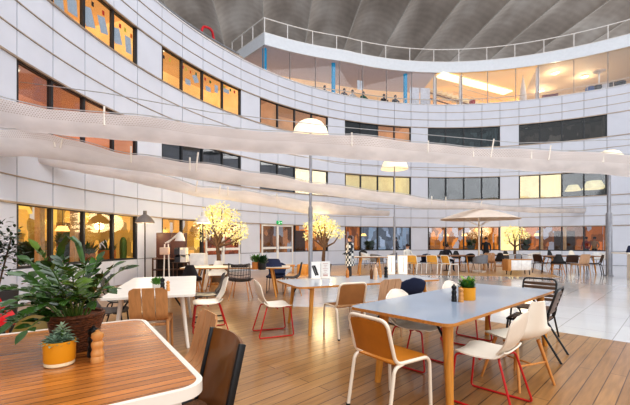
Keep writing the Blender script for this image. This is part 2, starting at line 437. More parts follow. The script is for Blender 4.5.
for row, (z0, z1) in ((1, R1), (2, R2), (3, R3)):
    for b in range(6):
        wn += 1
        th = TH[b]; p0 = 0
        p1 = 4
        if row == 1 and b == 2: p0 = 2              # half of these two bays is a pair of doors
        if row == 1 and b == 1: p1 = 2
        t = thing('window_%d' % wn, None, None, kind='structure')
        fr = MB()
        zz0 = z0 if not (row == 1 and b in ()) else 0.05
        for k in range(p0, p1 + 1):
            w = jt(AR, 0.035)
            c = th[k] + (-w if k == p0 else (w if k == p1 else 0))
            arc_slab(fr, c + w, c - w, AR + 0.02, AR + 0.14, zz0, z1, 1)
        arc_slab(fr, th[p0], th[p1], AR + 0.03, AR + 0.14, zz0, zz0 + 0.05, 12); arc_slab(fr, th[p0], th[p1], AR + 0.03, AR + 0.14, z1 - 0.05, z1, 12)
        fr.build('window_frame', frame_m, t, angle=30)
        gl = MB()
        for k in range(p0, p1): arc_slab(gl, th[k], th[k + 1], AR + 0.075, AR + 0.08, zz0 + .05, z1 - .05, 2)
        gl.build('pane', glass_m if row == 1 else glass_hi, t, angle=30)
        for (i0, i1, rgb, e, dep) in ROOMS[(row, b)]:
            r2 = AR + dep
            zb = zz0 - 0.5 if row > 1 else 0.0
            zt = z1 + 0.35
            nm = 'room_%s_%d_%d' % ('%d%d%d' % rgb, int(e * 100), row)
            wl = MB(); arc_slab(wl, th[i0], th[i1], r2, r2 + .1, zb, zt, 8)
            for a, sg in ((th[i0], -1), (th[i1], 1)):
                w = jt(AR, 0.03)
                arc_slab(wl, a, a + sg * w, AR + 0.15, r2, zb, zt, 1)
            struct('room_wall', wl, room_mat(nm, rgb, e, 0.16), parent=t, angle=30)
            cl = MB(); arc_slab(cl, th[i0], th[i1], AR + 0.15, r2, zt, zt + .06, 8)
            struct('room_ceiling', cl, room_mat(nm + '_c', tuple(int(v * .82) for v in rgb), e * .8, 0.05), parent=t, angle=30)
            fl = MB(); arc_slab(fl, th[i0], th[i1], AR + 0.15, r2, zb - .06, zb, 8)
            struct('room_floor', fl, M('room_floor_oak', (170, 130, 90), rough=0.5), parent=t, angle=30)
# the two pairs of glazed doors in white frames (left half of one bay, and the end of the bay beside it)
white_paint = M('white_satin_paint', (232, 228, 222), rough=0.4, var=0.03)
def door_leaf(mb_f, mb_g, aa, ab, z0, z1, fw=0.07):
    w = jt(AR, fw)
    arc_slab(mb_f, aa, aa - w, AR - .01, AR + .07, z0, z1, 1); arc_slab(mb_f, ab + w, ab, AR - .01, AR + .07, z0, z1, 1)
    for za, zb in ((z0, z0 + .14), (z1 - .1, z1), (z0 + .98, z0 + 1.1)): arc_slab(mb_f, aa - w, ab + w, AR - .01, AR + .07, za, zb, 2)
    arc_slab(mb_g, aa - w, ab + w, AR + .025, AR + .032, z0 + .14, z1 - .1, 2)
def double_door(n, x0, x1, rgb, e):
    t = thing('door_%d' % n, None, None, kind='structure')
    a0, a1 = theta(x0), theta(x1); am = (a0 + a1) / 2
    for aa, ab in ((a0, am), (am, a1)):
        f, g = MB(), MB(); door_leaf(f, g, aa, ab, 0.03, R1[1] - .02)
        lf = f.build('door_leaf', white_paint, t, angle=30); g.build('pane', glass_m, lf, angle=30)
        h = MB(); q = F(ab + jt(AR, .1) if ab == am else aa - jt(AR, .1), AR - .05, 0)
        h.tube([(q.x, q.y, .95), (q.x, q.y, 1.25)], .012, 6); h.build('door_handle', M('steel_handle', (150, 150, 155), .3, .9), lf)
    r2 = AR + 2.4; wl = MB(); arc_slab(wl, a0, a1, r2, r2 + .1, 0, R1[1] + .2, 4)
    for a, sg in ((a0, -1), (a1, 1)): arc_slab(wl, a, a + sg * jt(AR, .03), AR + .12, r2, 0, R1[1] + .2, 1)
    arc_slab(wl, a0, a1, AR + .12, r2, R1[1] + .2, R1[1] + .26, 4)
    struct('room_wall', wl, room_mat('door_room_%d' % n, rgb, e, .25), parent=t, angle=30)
double_door(1, 262, 293, (176, 124, 80), .5)
double_door(2, 206, 240, (184, 100, 58), .5)

# ---- the roof terrace storey: glass front, fascia, roof slab
ZF0, ZF1, ZR = 12.75, 13.45, 14.35
RG = AR + 0.25
def RP_(px): return RG + max(0.0, 1.10 * (345 - px) / 80)
def TP(px): return theta(px, RP_(px))
def FP(px, off, z): return F(TP(px), RP_(px) + off, z)
gA, gB = TP(264.5), theta(690)
TPX = [264.5 + 425.5 * k / 56 for k in range(57)]
def front(mb, px0, px1, o0, o1, z0, z1, n=None):
    xs = [px0] + [x for x in TPX if px0 + 1 < x < px1 - 1] + [px1]
    L = [[mb.bm.verts.new(FP(x, o, z)) for o, z in ((o0, z0), (o0, z1), (o1, z1), (o1, z0))] for x in xs]
    for p, q in zip(L[:-1], L[1:]):
        for j in range(4): mb.bm.faces.new((p[j], q[j], q[(j + 1) % 4], p[(j + 1) % 4]))
    mb.bm.faces.new(L[0][::-1]); mb.bm.faces.new(L[-1])
tm = MB(); arc_slab(tm, seams[0], seams[-1], AR + .12, AR + 9, 10.12, 10.3, 60)
struct('floor_terrace', tm, M('terrace_floor', (165, 150, 138), .7))
ps = MB(); arc_slab(ps, seams[0], theta(250), AR + .55, AR + .62, 10.3, 11.0, 30)
struct('wall_parapet', ps, M('parapet_beige', (176, 160, 145), .6), 'low beige wall behind the parapet')
cp = MB(); cp.tube([F(seams[0] + (theta(246) - seams[0]) * k / 30, AR + .55, 11.05) for k in range(31)], .05, 8)
struct('trim_40', cp, M('steel_rail_grey', (150, 152, 158), .35, .6), 'grey pipe rail on the low wall')
fs = MB(); front(fs, 264.5, 690, -.06, .02, ZF0, ZF1)
RA = RP_(264.5)
def radial_box(mb, a, r0, r1, w, z0, z1):
    d = Vector((math.cos(a), math.sin(a))); m = F(a, (r0 + r1) / 2, (z0 + z1) / 2)
    mb.box(m, (r1 - r0, w, z1 - z0), rz=a)
radial_box(fs, gA, RA - .06, RA + 5, .08, ZF0, ZF1)
struct('wall_fascia', fs, M('fascia_white', (226, 230, 236), rough=0.35, var=0.03), 'white fascia band round the roof edge', angle=30)
rs = MB(); front(rs, 264.5, 690, .02, 8, ZF1 - .1, ZF1)
struct('roof', rs, M('roof_slab_grey', (150, 148, 146), .7), angle=30)
tc_ = MB(); front(tc_, 264.5, 436.5, .02, 8, ZF0 + .02, ZF0 + .1)  # terrace ceilings glow a little in place of room lighting
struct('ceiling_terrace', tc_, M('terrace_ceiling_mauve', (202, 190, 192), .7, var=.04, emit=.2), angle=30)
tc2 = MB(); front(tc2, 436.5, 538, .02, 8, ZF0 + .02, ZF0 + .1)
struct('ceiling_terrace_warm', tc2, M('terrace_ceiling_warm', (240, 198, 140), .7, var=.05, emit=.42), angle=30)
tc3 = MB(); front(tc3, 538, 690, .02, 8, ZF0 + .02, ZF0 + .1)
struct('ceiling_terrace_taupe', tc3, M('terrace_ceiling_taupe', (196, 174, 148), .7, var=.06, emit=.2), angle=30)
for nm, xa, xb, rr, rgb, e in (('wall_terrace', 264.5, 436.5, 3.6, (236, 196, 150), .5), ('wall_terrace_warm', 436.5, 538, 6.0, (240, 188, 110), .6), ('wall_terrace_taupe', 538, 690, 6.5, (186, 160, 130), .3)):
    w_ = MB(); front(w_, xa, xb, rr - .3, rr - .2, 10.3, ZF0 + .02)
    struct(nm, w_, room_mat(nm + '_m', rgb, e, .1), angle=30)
MUL = [264.5, 290.5, 316, 340, 363, 387, 412, 436.5, 462, 488, 516, 538.5, 574, 608, 645]
tg = thing('window_30', 'glass front of the roof terrace storey', None, kind='structure')
mu = MB(); gg = MB()
for x in MUL:
    a = TP(x); r_ = RP_(x); w = jt(RG, .018); arc_slab(mu, a + w, a - w, r_ + .04, r_ + .1, 10.3, ZF0, 1)
mu.build('window_frame', M('terrace_mullion', (150, 142, 140), .4), tg, angle=30)
front(gg, 264.5, 690, .06, .068, 10.3, ZF0); radial_box(gg, gA, RA + .1, RA + 5, .008, 10.3, ZF0)
gg.build('pane', GLASS('terrace_glass', (244, 244, 246), .025), tg, angle=30)
hr = thing('handrail', 'slim beige handrail inside the terrace glass front', 'railing')
h_ = MB(); h_.tube([FP(268 + 400 * k / 40, .3, 11.05) for k in range(41)], .03, 6); h_.build('rail', M('beige_metal', (226, 208, 186), .4), hr)
for x in range(276, 640, 26):
    h_ = MB(); q = FP(x, .3, 0); h_.tube([(q.x, q.y, 10.3), (q.x, q.y, 11.05)], .018, 6); h_.build('post', MATS['beige_metal'], hr)
rw = M('white_rail_paint', (236, 232, 228), .4, var=.03)
rr_ = thing('roof_railing', 'white tubular safety railing along the roof edge', 'railing')
RP = [265, 288, 313, 337, 362, 386, 410, 434, 459, 487, 515, 544, 574, 608, 645]
h_ = MB(); ed = [F(gA, RA + 3.6, ZR)] + [FP(x, .05, ZR) for x in TPX]; h_.tube(ed, .035, 6)
ed2 = [F(gA, RA + 3.6, ZF1 + .06)] + [FP(x, .05, ZF1 + .06) for x in TPX]; h_.tube(ed2, .03, 6)
h_.build('rail', rw, rr_)
for x in RP:
    q = FP(x, .05, 0); h_ = MB(); h_.tube([(q.x, q.y, ZF1 - .02), (q.x, q.y, ZR)], .032, 6); h_.build('post', rw, rr_)
for r in (1.2, 2.4, 3.6):
    q = F(gA, RA + r, 0); h_ = MB(); h_.tube([(q.x, q.y, ZF1 - .02), (q.x, q.y, ZR)], .032, 6); h_.build('post', rw, rr_)
for i, x in enumerate((269, 337, 408)):
    a = TP(x); c = MB(); q = FP(x, .45, 0); c.lathe([(.0, 10.3), (.13, 10.3), (.13, ZF0 + .02), (0, ZF0 + .02)], (q.x, q.y, 0), 16)
    struct('column_blue' if i == 0 else 'column_blue.%03d' % i, c, M('column_turquoise', (0, 150, 196), .4, emit=.25), 'turquoise round column on the terrace')  # column glows slightly, its brightness put in as emission
for i, x in enumerate((437.5, 463, 539)):
    a = TP(x); c = MB(); q = FP(x, .5, 0); c.box((q.x, q.y, (10.3 + ZF0) / 2), (.2, .2, ZF0 - 10.28), rz=a, bev=.02)
    struct('column_white' if i == 0 else 'column_white.%03d' % i, c, rw, 'white square column on the terrace')

# ---- vaulted concrete ceiling
m, nt, bs = newmat('vault_concrete'); MATS['vault_concrete'] = m
n1 = nt.nodes.new('ShaderNodeTexNoise'); n1.inputs['Scale'].default_value = .35; n1.inputs['Detail'].default_value = 8; nt.links.new(_coord(nt, (1, .5, 1)), n1.inputs['Vector'])
n2 = nt.nodes.new('ShaderNodeTexWave'); n2.wave_type = 'BANDS'; n2.bands_direction = 'Y'; n2.inputs['Scale'].default_value = .42; n2.inputs['Distortion'].default_value = 2.2; n2.inputs['Detail'].default_value = 3
nt.links.new(_coord(nt, (1, 1, 1)), n2.inputs['Vector'])
mxx = nt.nodes.new('ShaderNodeMix'); mxx.data_type = 'FLOAT'; mxx.inputs[0].default_value = .035; nt.links.new(n1.outputs['Fac'], mxx.inputs[2]); nt.links.new(n2.outputs['Fac'], mxx.inputs[3])
nt.links.new(_ramp(nt, mxx.outputs[0], [(.28, lin((166, 154, 144))), (.5, lin((204, 192, 182))), (.72, lin((240, 232, 224)))]), bs.inputs['Base Color']); bs.inputs['Roughness'].default_value = .85
VSP, VZ = 4.15, 21.6
vmb = MB(); seam = MB()
NXV = 14
for k in range(-13, 14):
    x0 = 3.9 + VSP * k
    def f(u, v, x0=x0):
        Y = 12 + 58 * v; x = x0 + VSP * u - .11 * (Y - 30)
        return (x, Y, VZ + .95 * math.sin(PI * u) ** .8)
    vmb.grid(f, NXV, 8, th=0)
    seam.tube([(x0 - .11 * (Y - 30), Y, VZ - .02) for Y in (12, 30, 50, 70)], .07, 5)
struct('ceiling', vmb, MATS['vault_concrete'], 'scalloped concrete vault high over the hall', angle=60)
struct('ceiling_ribs', seam, M('vault_rib', (214, 206, 198), .8), 'pale ribs between the vault strips')

# ---- floors
U_ = math.radians(44.3)
def rot2(p, a): return (p[0] * math.cos(a) - p[1] * math.sin(a), p[0] * math.sin(a) + p[1] * math.cos(a))
fl = MB(); fl.prism([(-40, -30), (40, -30), (40, 40), (-40, 40)], -.12, 0)
o = struct('floor', fl, PLANKS('white_marble', (214, 212, 210), (206, 204, 203), (178, 174, 170), .75, 1.5, .007, .10, grain=False, coat=.35), 'polished pale stone floor'); o.rotation_euler = (0, 0, U_)
def deck(name, poly, mat, label, ang=U_):
    mb = MB(); mb.prism([rot2(p, -ang) for p in poly], -.02, .002); o = struct(name, mb, mat, label); o.rotation_euler = (0, 0, ang); return o
oak = PLANKS('oak_deck', (172, 126, 78), (152, 108, 62), (82, 52, 30), .145, 2.6, .005, .28, coat=.3)
e1, e2 = W(640, 344.5), W(408, 309)
deck('floor_deck', [(-14, -8), (9, -8), (8.9, .8), (e1.x, e1.y), (e2.x, e2.y), (-.5, 8.1), (-1.2, 14), (-1.5, 19.2), (-7, 14), (-9, 9), (-14, 5)], oak, 'oak plank floor under the tables')
d1, d2, d3 = W(400, 274.5), W(562, 277.5), W(524, 265)
deck('floor_deck_far', [(-1.3, 14.6), (d1.x, d1.y), (d2.x, d2.y), (d3.x, d3.y), (13, 22.6), (5, 23.2), (-1, 20.2)], PLANKS('oak_deck_far', (214, 170, 118), (202, 156, 102), (140, 100, 62), .145, 2.6, .006, .35, coat=.2), 'raised oak deck by the far facade')

# ---- light
w = bpy.data.worlds.new('hall_daylight'); sc.world = w; w.use_nodes = True
bg = w.node_tree.nodes['Background']; bg.inputs['Color'].default_value = (.86, .92, 1.0, 1); bg.inputs['Strength'].default_value = .50
def area(name, loc, rot, sx, sy, e, col):
    l = bpy.data.lights.new(name, 'AREA'); l.shape = 'RECTANGLE'; l.size = sx; l.size_y = sy; l.energy = e; l.color = col
    o = bpy.data.objects.new(name, l); COL.objects.link(o); o.location = loc; o.rotation_euler = rot; return o
area('skylight', (8, -2, 20.5), (0, 0, 0), 26, 22, 5000, (.95, .97, 1.0))
area('side_glass_front', (46, 14, 15), (math.radians(102), 0, math.radians(82)), 30, 12, 4300, (1.0, .97, .92))
area('glass_front', (12, -20, 9), (math.radians(80), 0, math.radians(8)), 34, 14, 3000, (.96, .98, 1.0))
def point(name, loc, e, col, r=.1):
    l = bpy.data.lights.new(name, 'POINT'); l.energy = e; l.color = col; l.shadow_soft_size = r
    o = bpy.data.objects.new(name, l); COL.objects.link(o); o.location = loc; return o
sc.view_settings.view_transform = 'Standard'; sc.view_settings.look = 'Medium High Contrast'; sc.view_settings.exposure = 0; sc.view_settings.gamma = 1
sc.cycles.use_denoising = True; sc.cycles.max_bounces = 6; sc.cycles.diffuse_bounces = 3; sc.cycles.glossy_bounces = 3; sc.cycles.transparent_max_bounces = 12
sc.cycles.sample_clamp_indirect = 4
# ================================================================ FURNITURE KINDS (front faces +Y, origin on the floor)
white_shell = M('white_moulded_shell', (244, 230, 212), .38, var=.03)
red_steel = M('red_steel_rod', (196, 36, 34), .35, var=.05)
cream_steel = M('cream_steel_tube', (240, 222, 200), .35, var=.03)
black_steel = M('black_steel', (24, 24, 26), .4, var=.1)
chair_oak = WOOD('chair_oak', (206, 138, 72), .42, 'z', var=.16)
def shell_pair(seat_col, t, w=.47, top=.83, thick=.012, cut=True):
    """moulded seat and backrest, bent like one sheet with an opening at the hips"""
    def seat_f(u, v):
        y = .235 - .43 * v
        wv = w * (.90 + .12 * math.sin(PI * min(1, v * 1.1))) * (1 - .22 * max(0, (.12 - v) / .12) ** 2)
        x = (u - .5) * wv
        z = .452 - .018 * math.sin(PI * v) - .02 * max(0, (.2 - v) / .2) ** 2 + .05 * max(0, (v - .8) / .2) ** 2 + .02 * (2 * abs(u - .5)) ** 3
        return (x, y, z)
    b = MB(); b.grid(seat_f, 12, 12, -thick); b.build('seat', seat_col, t)
    def back_f(u, v):
        a = v
        y = -.165 - .055 * math.sin(PI * .5 * min(1, a * 2.2)) - .085 * a + .03 * (1 - (2 * abs(u - .5)) ** 2) * 0
        z = .475 + (top - .475) * a
        wv = w * (.76 + .24 * math.sin(PI * min(1, a * 1.35 + .12) * .5)) * (1 - .42 * max(0, (a - .72) / .28) ** 2.4)
        x = (u - .5) * wv
        y += .035 * (2 * abs(u - .5)) ** 2
        zz = z - .02 * (2 * abs(u - .5)) ** 2 * a
        return (x, y, zz)
    b = MB(); b.grid(back_f, 12, 14, thick); b.build('backrest', seat_col, t)
def sled(t, mat, w=.225, r=.0095):
    for sx in (-1, 1):
        pts = fillet([(sx * .16, .10, .43), (sx * w * .93, .20, .43), (sx * w, .245, .012), (sx * w * 1.06, -.28, .012), (sx * w * .86, -.155, .43), (sx * .1, -.12, .43)], .035, 5)
        b = MB(); b.tube(pts, r, 8); b.build('sled_leg', mat, t)
    b = MB(); b.tube([(-.15, .02, .405), (.15, .02, .405)], r, 8); b.build('seat_bar', mat, t)
def mk_white_sled():
    t = thing('shell_chair', 'white shell chair on red sled legs', 'chair'); shell_pair(white_shell, t); sled(t, red_steel); return t
MAKERS['white_sled'] = mk_white_sled
def mk_grey_sled():
    t = thing('shell_chair', 'dark grey shell chair on black sled legs', 'chair'); shell_pair(M('grey_shell', (84, 78, 74), .45), t); sled(t, black_steel); return t
MAKERS['grey_sled'] = mk_grey_sled
def mk_black_sled():
    t = thing('shell_chair', 'black shell chair on black sled legs', 'chair'); shell_pair(M('black_shell', (34, 32, 34), .4), t); sled(t, black_steel); return t
MAKERS['black_sled'] = mk_black_sled
def mk_navy():
    t = thing('shell_chair', 'navy chair with black legs', 'chair'); shell_pair(M('navy_fabric', (34, 44, 74), .8, bump=.2), t, w=.50, top=.80, thick=.04); sled(t, black_steel); return t
MAKERS['navy'] = mk_navy
def mk_frame(panel, nm, frame):
    t = thing('tube_frame_chair', 'chair with a bent tube frame', 'chair')
    W_ = .225; r = .0155
    loop = fillet([(-W_, .235, 0), (-W_, .215, .445), (-W_, -.20, .455), (-W_ * .97, -.295, .80), (W_ * .97, -.295, .80), (W_, -.20, .455), (W_, .215, .445), (W_, .235, 0)], .075, 7)
    b = MB(); b.tube(loop, r, 10); b.build('frame', frame, t)
    for sx in (-1, 1):
        b = MB(); b.tube(fillet([(sx * W_, -.12, .448), (sx * W_, -.215, .43), (sx * W_ * 1.02, -.29, 0)], .05, 6), r, 10); b.build('rear_leg', frame, t)
        b = MB(); b.lathe([(0, 0), (r * 1.15, 0), (r * 1.15, .02), (0, .02)], (sx * W_ * 1.02, -.29, 0), 10); b.build('foot_cap', black_steel, t)
    def sf(u, v):
        return ((u - .5) * .41, .215 - .40 * v, .452 - .022 * math.sin(PI * v) * (1 - (2 * abs(u - .5)) ** 4 * .6))
    b = MB(); b.grid(sf, 10, 10, -.012); b.build('seat', panel, t)
    def bf(u, v):
        z = .49 + .295 * v; c = (2 * abs(u - .5))
        k = 1 if v < .85 else 1 - .10 * ((v - .85) / .15) ** 2
        return ((u - .5) * .415 * k, -.212 - .082 * v - .018 * (1 - c * c), z - .015 * c * c * v)
    b = MB(); b.grid(bf, 10, 10, .012); b.build('backrest', panel, t)
    return t
MAKERS['frame_ochre'] = lambda: mk_frame(M('ochre_leather', (196, 122, 36), .42, var=.1, coat=.2), 'ochre', cream_steel)
MAKERS['frame_tan'] = lambda: mk_frame(M('tan_leather', (170, 118, 72), .48, var=.1), 'tan', cream_steel)
MAKERS['frame_yellow'] = lambda: mk_frame(M('honey_panel', (228, 168, 72), .5, var=.1), 'honey', M('white_steel_tube', (240, 236, 228), .35, var=.03))
MAKERS['frame_brown'] = lambda: mk_frame(M('dark_brown_panel', (74, 50, 40), .5, var=.1), 'brown', M('dark_steel_tube', (60, 50, 46), .4))
def mk_slat(wood_rgb, legm, nm, H=.86, straps=3):
    t = thing('slatted_chair', 'chair of three bent wooden slats', 'chair')
    wm = WOOD('bent_slat_' + nm, wood_rgb, .42, 'z', var=.12, scale=2)
    sw = .134; gap = .010
    cl = fillet([(0, .24, .455), (0, -.20, .435), (0, -.30, H)], .13, 9)
    L = [0]
    for a, b in zip(cl[:-1], cl[1:]): L.append(L[-1] + (b - a).length)
    def at(s):
        s *= L[-1]
        for i in range(len(cl) - 1):
            if s <= L[i + 1] or i == len(cl) - 2:
                k = (s - L[i]) / max(1e-6, L[i + 1] - L[i]); return cl[i].lerp(cl[i + 1], min(1, k))
    for k in range(straps):
        x0 = (k - (straps - 1) / 2) * (sw + gap)
        def f(u, v, x0=x0, k=k):
            p = at(v); x = (u - .5) * sw
            drop = 0
            if v > .93:
                q = (v - .93) / .07
                if k == 0: lim = -sw / 2 + .05 * q ** 3; x = max(x, lim)
                if k == straps - 1: lim = sw / 2 - .05 * q ** 3; x = min(x, lim)
            return (x0 + x, p.y + .02 * ((x0 + x) / .25) ** 2, p.z)
        b = MB(); b.grid(f, 6, 30, .012); b.build('slat', wm, t)
    for sx in (-1, 1):
        for ya, yb in ((.19, .22), (-.20, -.27)):
            b = MB(); b.tube([(sx * .215, yb, 0), (sx * .205, ya, .47)], [.014, .019], 8); b.build('leg', legm, t)
        b = MB(); b.box((sx * .205, -.005, .435), (.03, .42, .03), bev=.005); b.build('side_rail', legm, t)
    b = MB(); b.box((0, .17, .42), (.40, .03, .03), bev=.004); b.build('cross_rail', legm, t)
    b = MB(); b.box((0, -.16, .41), (.40, .03, .03), bev=.004); b.build('cross_rail', legm, t)
    return t
MAKERS['slat_oak'] = lambda: mk_slat((198, 142, 92), WOOD('slat_leg_oak', (186, 130, 80), .45, 'z'), 'oak')
MAKERS['slat_pale'] = lambda: mk_slat((206, 164, 130), WOOD('slat_leg_pale', (190, 148, 112), .45, 'z'), 'pale')
def mk_black_slat():
    t = thing('garden_chair', 'black metal chair with brown horizontal slats', 'chair')
    W_ = .22; r = .0125; br = WOOD('dark_brown_slat', (104, 80, 64), .45, 'x', var=.15)
    for sx in (-1, 1):
        b = MB(); b.tube(fillet([(sx * W_, .22, .44), (sx * W_, -.19, .44)], .04), r, 8); b.build('side_rail', black_steel, t)
        b = MB(); b.tube([(sx * W_, .20, .44), (sx * W_ * 1.08, .25, 0)], r, 8); b.build('leg', black_steel, t)
        b = MB(); b.tube(fillet([(sx * W_, -.10, .44), (sx * W_ * 1.05, -.36, 0)], .05), r, 8); b.build('leg', black_steel, t)
        b = MB(); b.tube(fillet([(sx * W_, -.03, .44), (sx * W_, -.10, .36), (sx * W_, -.21, .44), (sx * W_, -.235, .56)], .06, 6), r * .9, 8); b.build('back_stay', black_steel, t)
    b = MB(); b.tube(fillet([(-W_, -.19, .44), (-W_, -.315, .84), (W_, -.315, .84), (W_, -.19, .44)], .07, 7), r, 8); b.build('back_frame', black_steel, t)
    for k in range(5):
        z = .55 + .055 * k; y = -.19 - .125 * (z - .44) / .40
        b = MB(); b.box((0, y, z), (.42, .012, .042), bev=.004); b.build('back_slat', br, t)
    for k in range(7):
        b = MB(); b.box((0, .19 - .062 * k, .452), (.43, .048, .014), bev=.004); b.build('seat_slat', br, t)
    return t
MAKERS['black_slat'] = mk_black_slat
def bucket(t, mat, name='shell', w=.48, top=.84, th=.014):
    """tub-like shell: seat and back in one moulding"""
    cl = fillet([(0, .23, .455), (0, -.19, .425), (0, -.27, top)], .16, 10)
    n = len(cl) - 1
    def f(u, v):
        k = v * n; i = min(int(k), n - 1); p = cl[i].lerp(cl[i + 1], k - i)
        e = 2 * abs(u - .5); sgn = 1 if u > .5 else -1
        ww = w * (.88 + .20 * math.sin(PI * min(1, v * .85)))
        if v > .72: ww *= max(.30, 1 - ((v - .72) / .28) ** 2.6 * .62)
        if v < .12: ww *= .86 + .14 * (v / .12)
        lift = .04 * e ** 2.2 * math.sin(PI * min(1, v * 1.1))
        fw = .05 * e ** 2 * max(0, v - .3)
        return (sgn * e * ww / 2, p.y + fw, p.z + lift * (1 - .5 * v))
    b = MB(); b.grid(f, 14, 22, th); return b.build(name, mat, t)
def wood_legs(t, mat, splay=1.0):
    for sx in (-1, 1):
        for sy, yb in ((1, .215), (-1, -.225)):
            b = MB(); b.tube([(sx * .24 * splay, yb, 0), (sx * .15, sy * .12, .43)], [.012, .019], 10); b.build('leg', mat, t)
    b = MB(); b.box((0, 0, .418), (.32, .05, .022)); b.build('seat_mount', mat, t); b = MB(); b.tube([(-.19, .165, .22), (.19, .165, .22)], .010, 8); b.tube([(-.19, -.17, .22), (.19, -.17, .22)], .010, 8); b.tube([(0, .165, .22), (0, -.17, .22)], .009, 8); b.build('stretcher', mat, t)
def mk_bucket_white():
    t = thing('bucket_chair', 'white moulded bucket chair on wooden legs', 'chair'); bucket(t, M('ivory_bucket', (246, 234, 216), .36, var=.03)); wood_legs(t, chair_oak); return t
MAKERS['bucket_white'] = mk_bucket_white
def mk_bucket_black():
    t = thing('bucket_chair', 'black moulded bucket chair on wooden legs', 'chair'); bucket(t, M('black_bucket', (36, 34, 36), .4)); wood_legs(t, WOOD('tan_leg', (190, 128, 74), .45, 'z')); return t
MAKERS['bucket_black'] = mk_bucket_black
def mk_bucket_olive():
    t = thing('bucket_chair', 'olive bucket chair', 'chair'); bucket(t, M('olive_shell', (128, 104, 46), .45)); wood_legs(t, chair_oak); return t
MAKERS['bucket_olive'] = mk_bucket_olive
def mk_bucket_red():
    t = thing('bucket_chair', 'red bucket chair', 'chair'); bucket(t, M('red_shell', (190, 26, 30), .4)); wood_legs(t, chair_oak); return t
MAKERS['bucket_red'] = mk_bucket_red
def mk_leather():
    t = thing('leather_chair', 'brown leather chair with black side frames', 'chair')
    lm = M('brown_leather', (122, 74, 30), .30, var=.25, scale=4, coat=.35)
    wv = M('woven_brown_cord', (112, 74, 46), .7, var=.5, scale=90, bump=.6)
    def bf(u, v):
        c = 2 * abs(u - .5)
        return ((u - .5) * .43, -.20 - .10 * v - .035 * (1 - c * c), .44 + .43 * v + .012 * (1 - c * c) * v)
    b = MB(); b.grid(bf, 12, 14, .014); b.build('backrest', lm, t)
    def sf(u, v): return ((u - .5) * .43, .24 - .45 * v, .455 - .02 * math.sin(PI * v))
    b = MB(); b.grid(sf, 10, 10, -.016); b.build('seat', wv, t)
    for sx in (-1, 1):
        b = MB(); b.box((sx * .226, -.238, .655), (.026, .036, .45), rot=Matrix.Rotation(math.radians(13), 3, 'X'), bev=.004); b.build('back_upright', black_steel, t)
        b = MB(); b.tube(fillet([(sx * .225, -.27, 0), (sx * .225, -.20, .44), (sx * .225, .23, .45), (sx * .23, .25, 0)], .05, 6), .013, 8); b.build('side_frame', black_steel, t)
    b = MB(); b.tube([(-.225, .2, .435), (.225, .2, .435)], .011, 8); b.tube([(-.225, -.19, .425), (.225, -.19, .425)], .011, 8); b.build('cross_bar', black_steel, t)
    return t
MAKERS['leather'] = mk_leather
def mk_wire(col=(92, 84, 80), nm='grey_wire'):
    t = thing('wire_chair', 'grey wire chair', 'chair'); m_ = M(nm, col, .4, .3)
    cl = fillet([(0, .23, .45), (0, -.19, .43), (0, -.28, .84)], .12, 8); n = len(cl) - 1
    def f(u, v):
        k = v * n; i = min(int(k), n - 1); p = cl[i].lerp(cl[i + 1], k - i); e = 2 * abs(u - .5); sgn = 1 if u > .5 else -1
        return Vector((sgn * e * .25, p.y + .10 * e ** 2 * max(0, v - .3), p.z + .03 * e ** 2))
    b = MB()
    for i in range(15): b.tube([f(i / 14, j / 16) for j in range(17)], .007 if 0 < i < 14 else .012, 4)
    for j in range(13): b.tube([f(i / 10, j / 12) for i in range(11)], .007 if 0 < j < 12 else .012, 4)
    b.build('wire_shell', m_, t)
    for sx in (-1, 1):
        for sy in (1, -1):
            b = MB(); b.tube([(sx * .24, sy * .25, 0), (sx * .16, sy * .13, .43)], .012, 8); b.build('leg', WOOD('tan_leg', (190, 128, 74), .45, 'z'), t)
    def sp(u, v): return ((u - .5) * .36, .17 - .33 * v, .465 - .01 * math.sin(PI * v))
    b = MB(); b.grid(sp, 8, 8, -.02); b.build('seat_pad', M('charcoal_pad', (64, 58, 56), .8), t)
    return t
MAKERS['wire'] = mk_wire
def mk_arm(col, nm):
    t = thing('armchair', 'small armchair', 'armchair'); m_ = M(nm, col, .6)
    def f(u, v):
        a = math.radians(-20 + 220 * u) ; z = .44 + v * (.36 - .16 * abs(2 * u - 1) ** 2)
        k = 1 + .08 * v
        return (.28 * math.cos(a) * k, -.0 - .27 * math.sin(a) * k, z)
    b = MB(); b.grid(f, 24, 8, .015); b.build('backrest', m_, t)
    b = MB(); b.prism(rrect(.50, .50, .12), .43, .47); b.build('seat', M(nm + '_pad', tuple(int(c * .85) for c in col), .8), t)
    for sx in (-1, 1):
        for sy in (1, -1):
            b = MB(); b.tube([(sx * .25, sy * .24, 0), (sx * .2, sy * .18, .43)], .012, 8); b.build('leg', M(nm + '_leg', (150, 120, 96), .5), t)
    return t
MAKERS['arm_grey'] = lambda: mk_arm((126, 128, 134), 'grey_arm')
MAKERS['arm_white'] = lambda: mk_arm((226, 222, 218), 'white_arm')

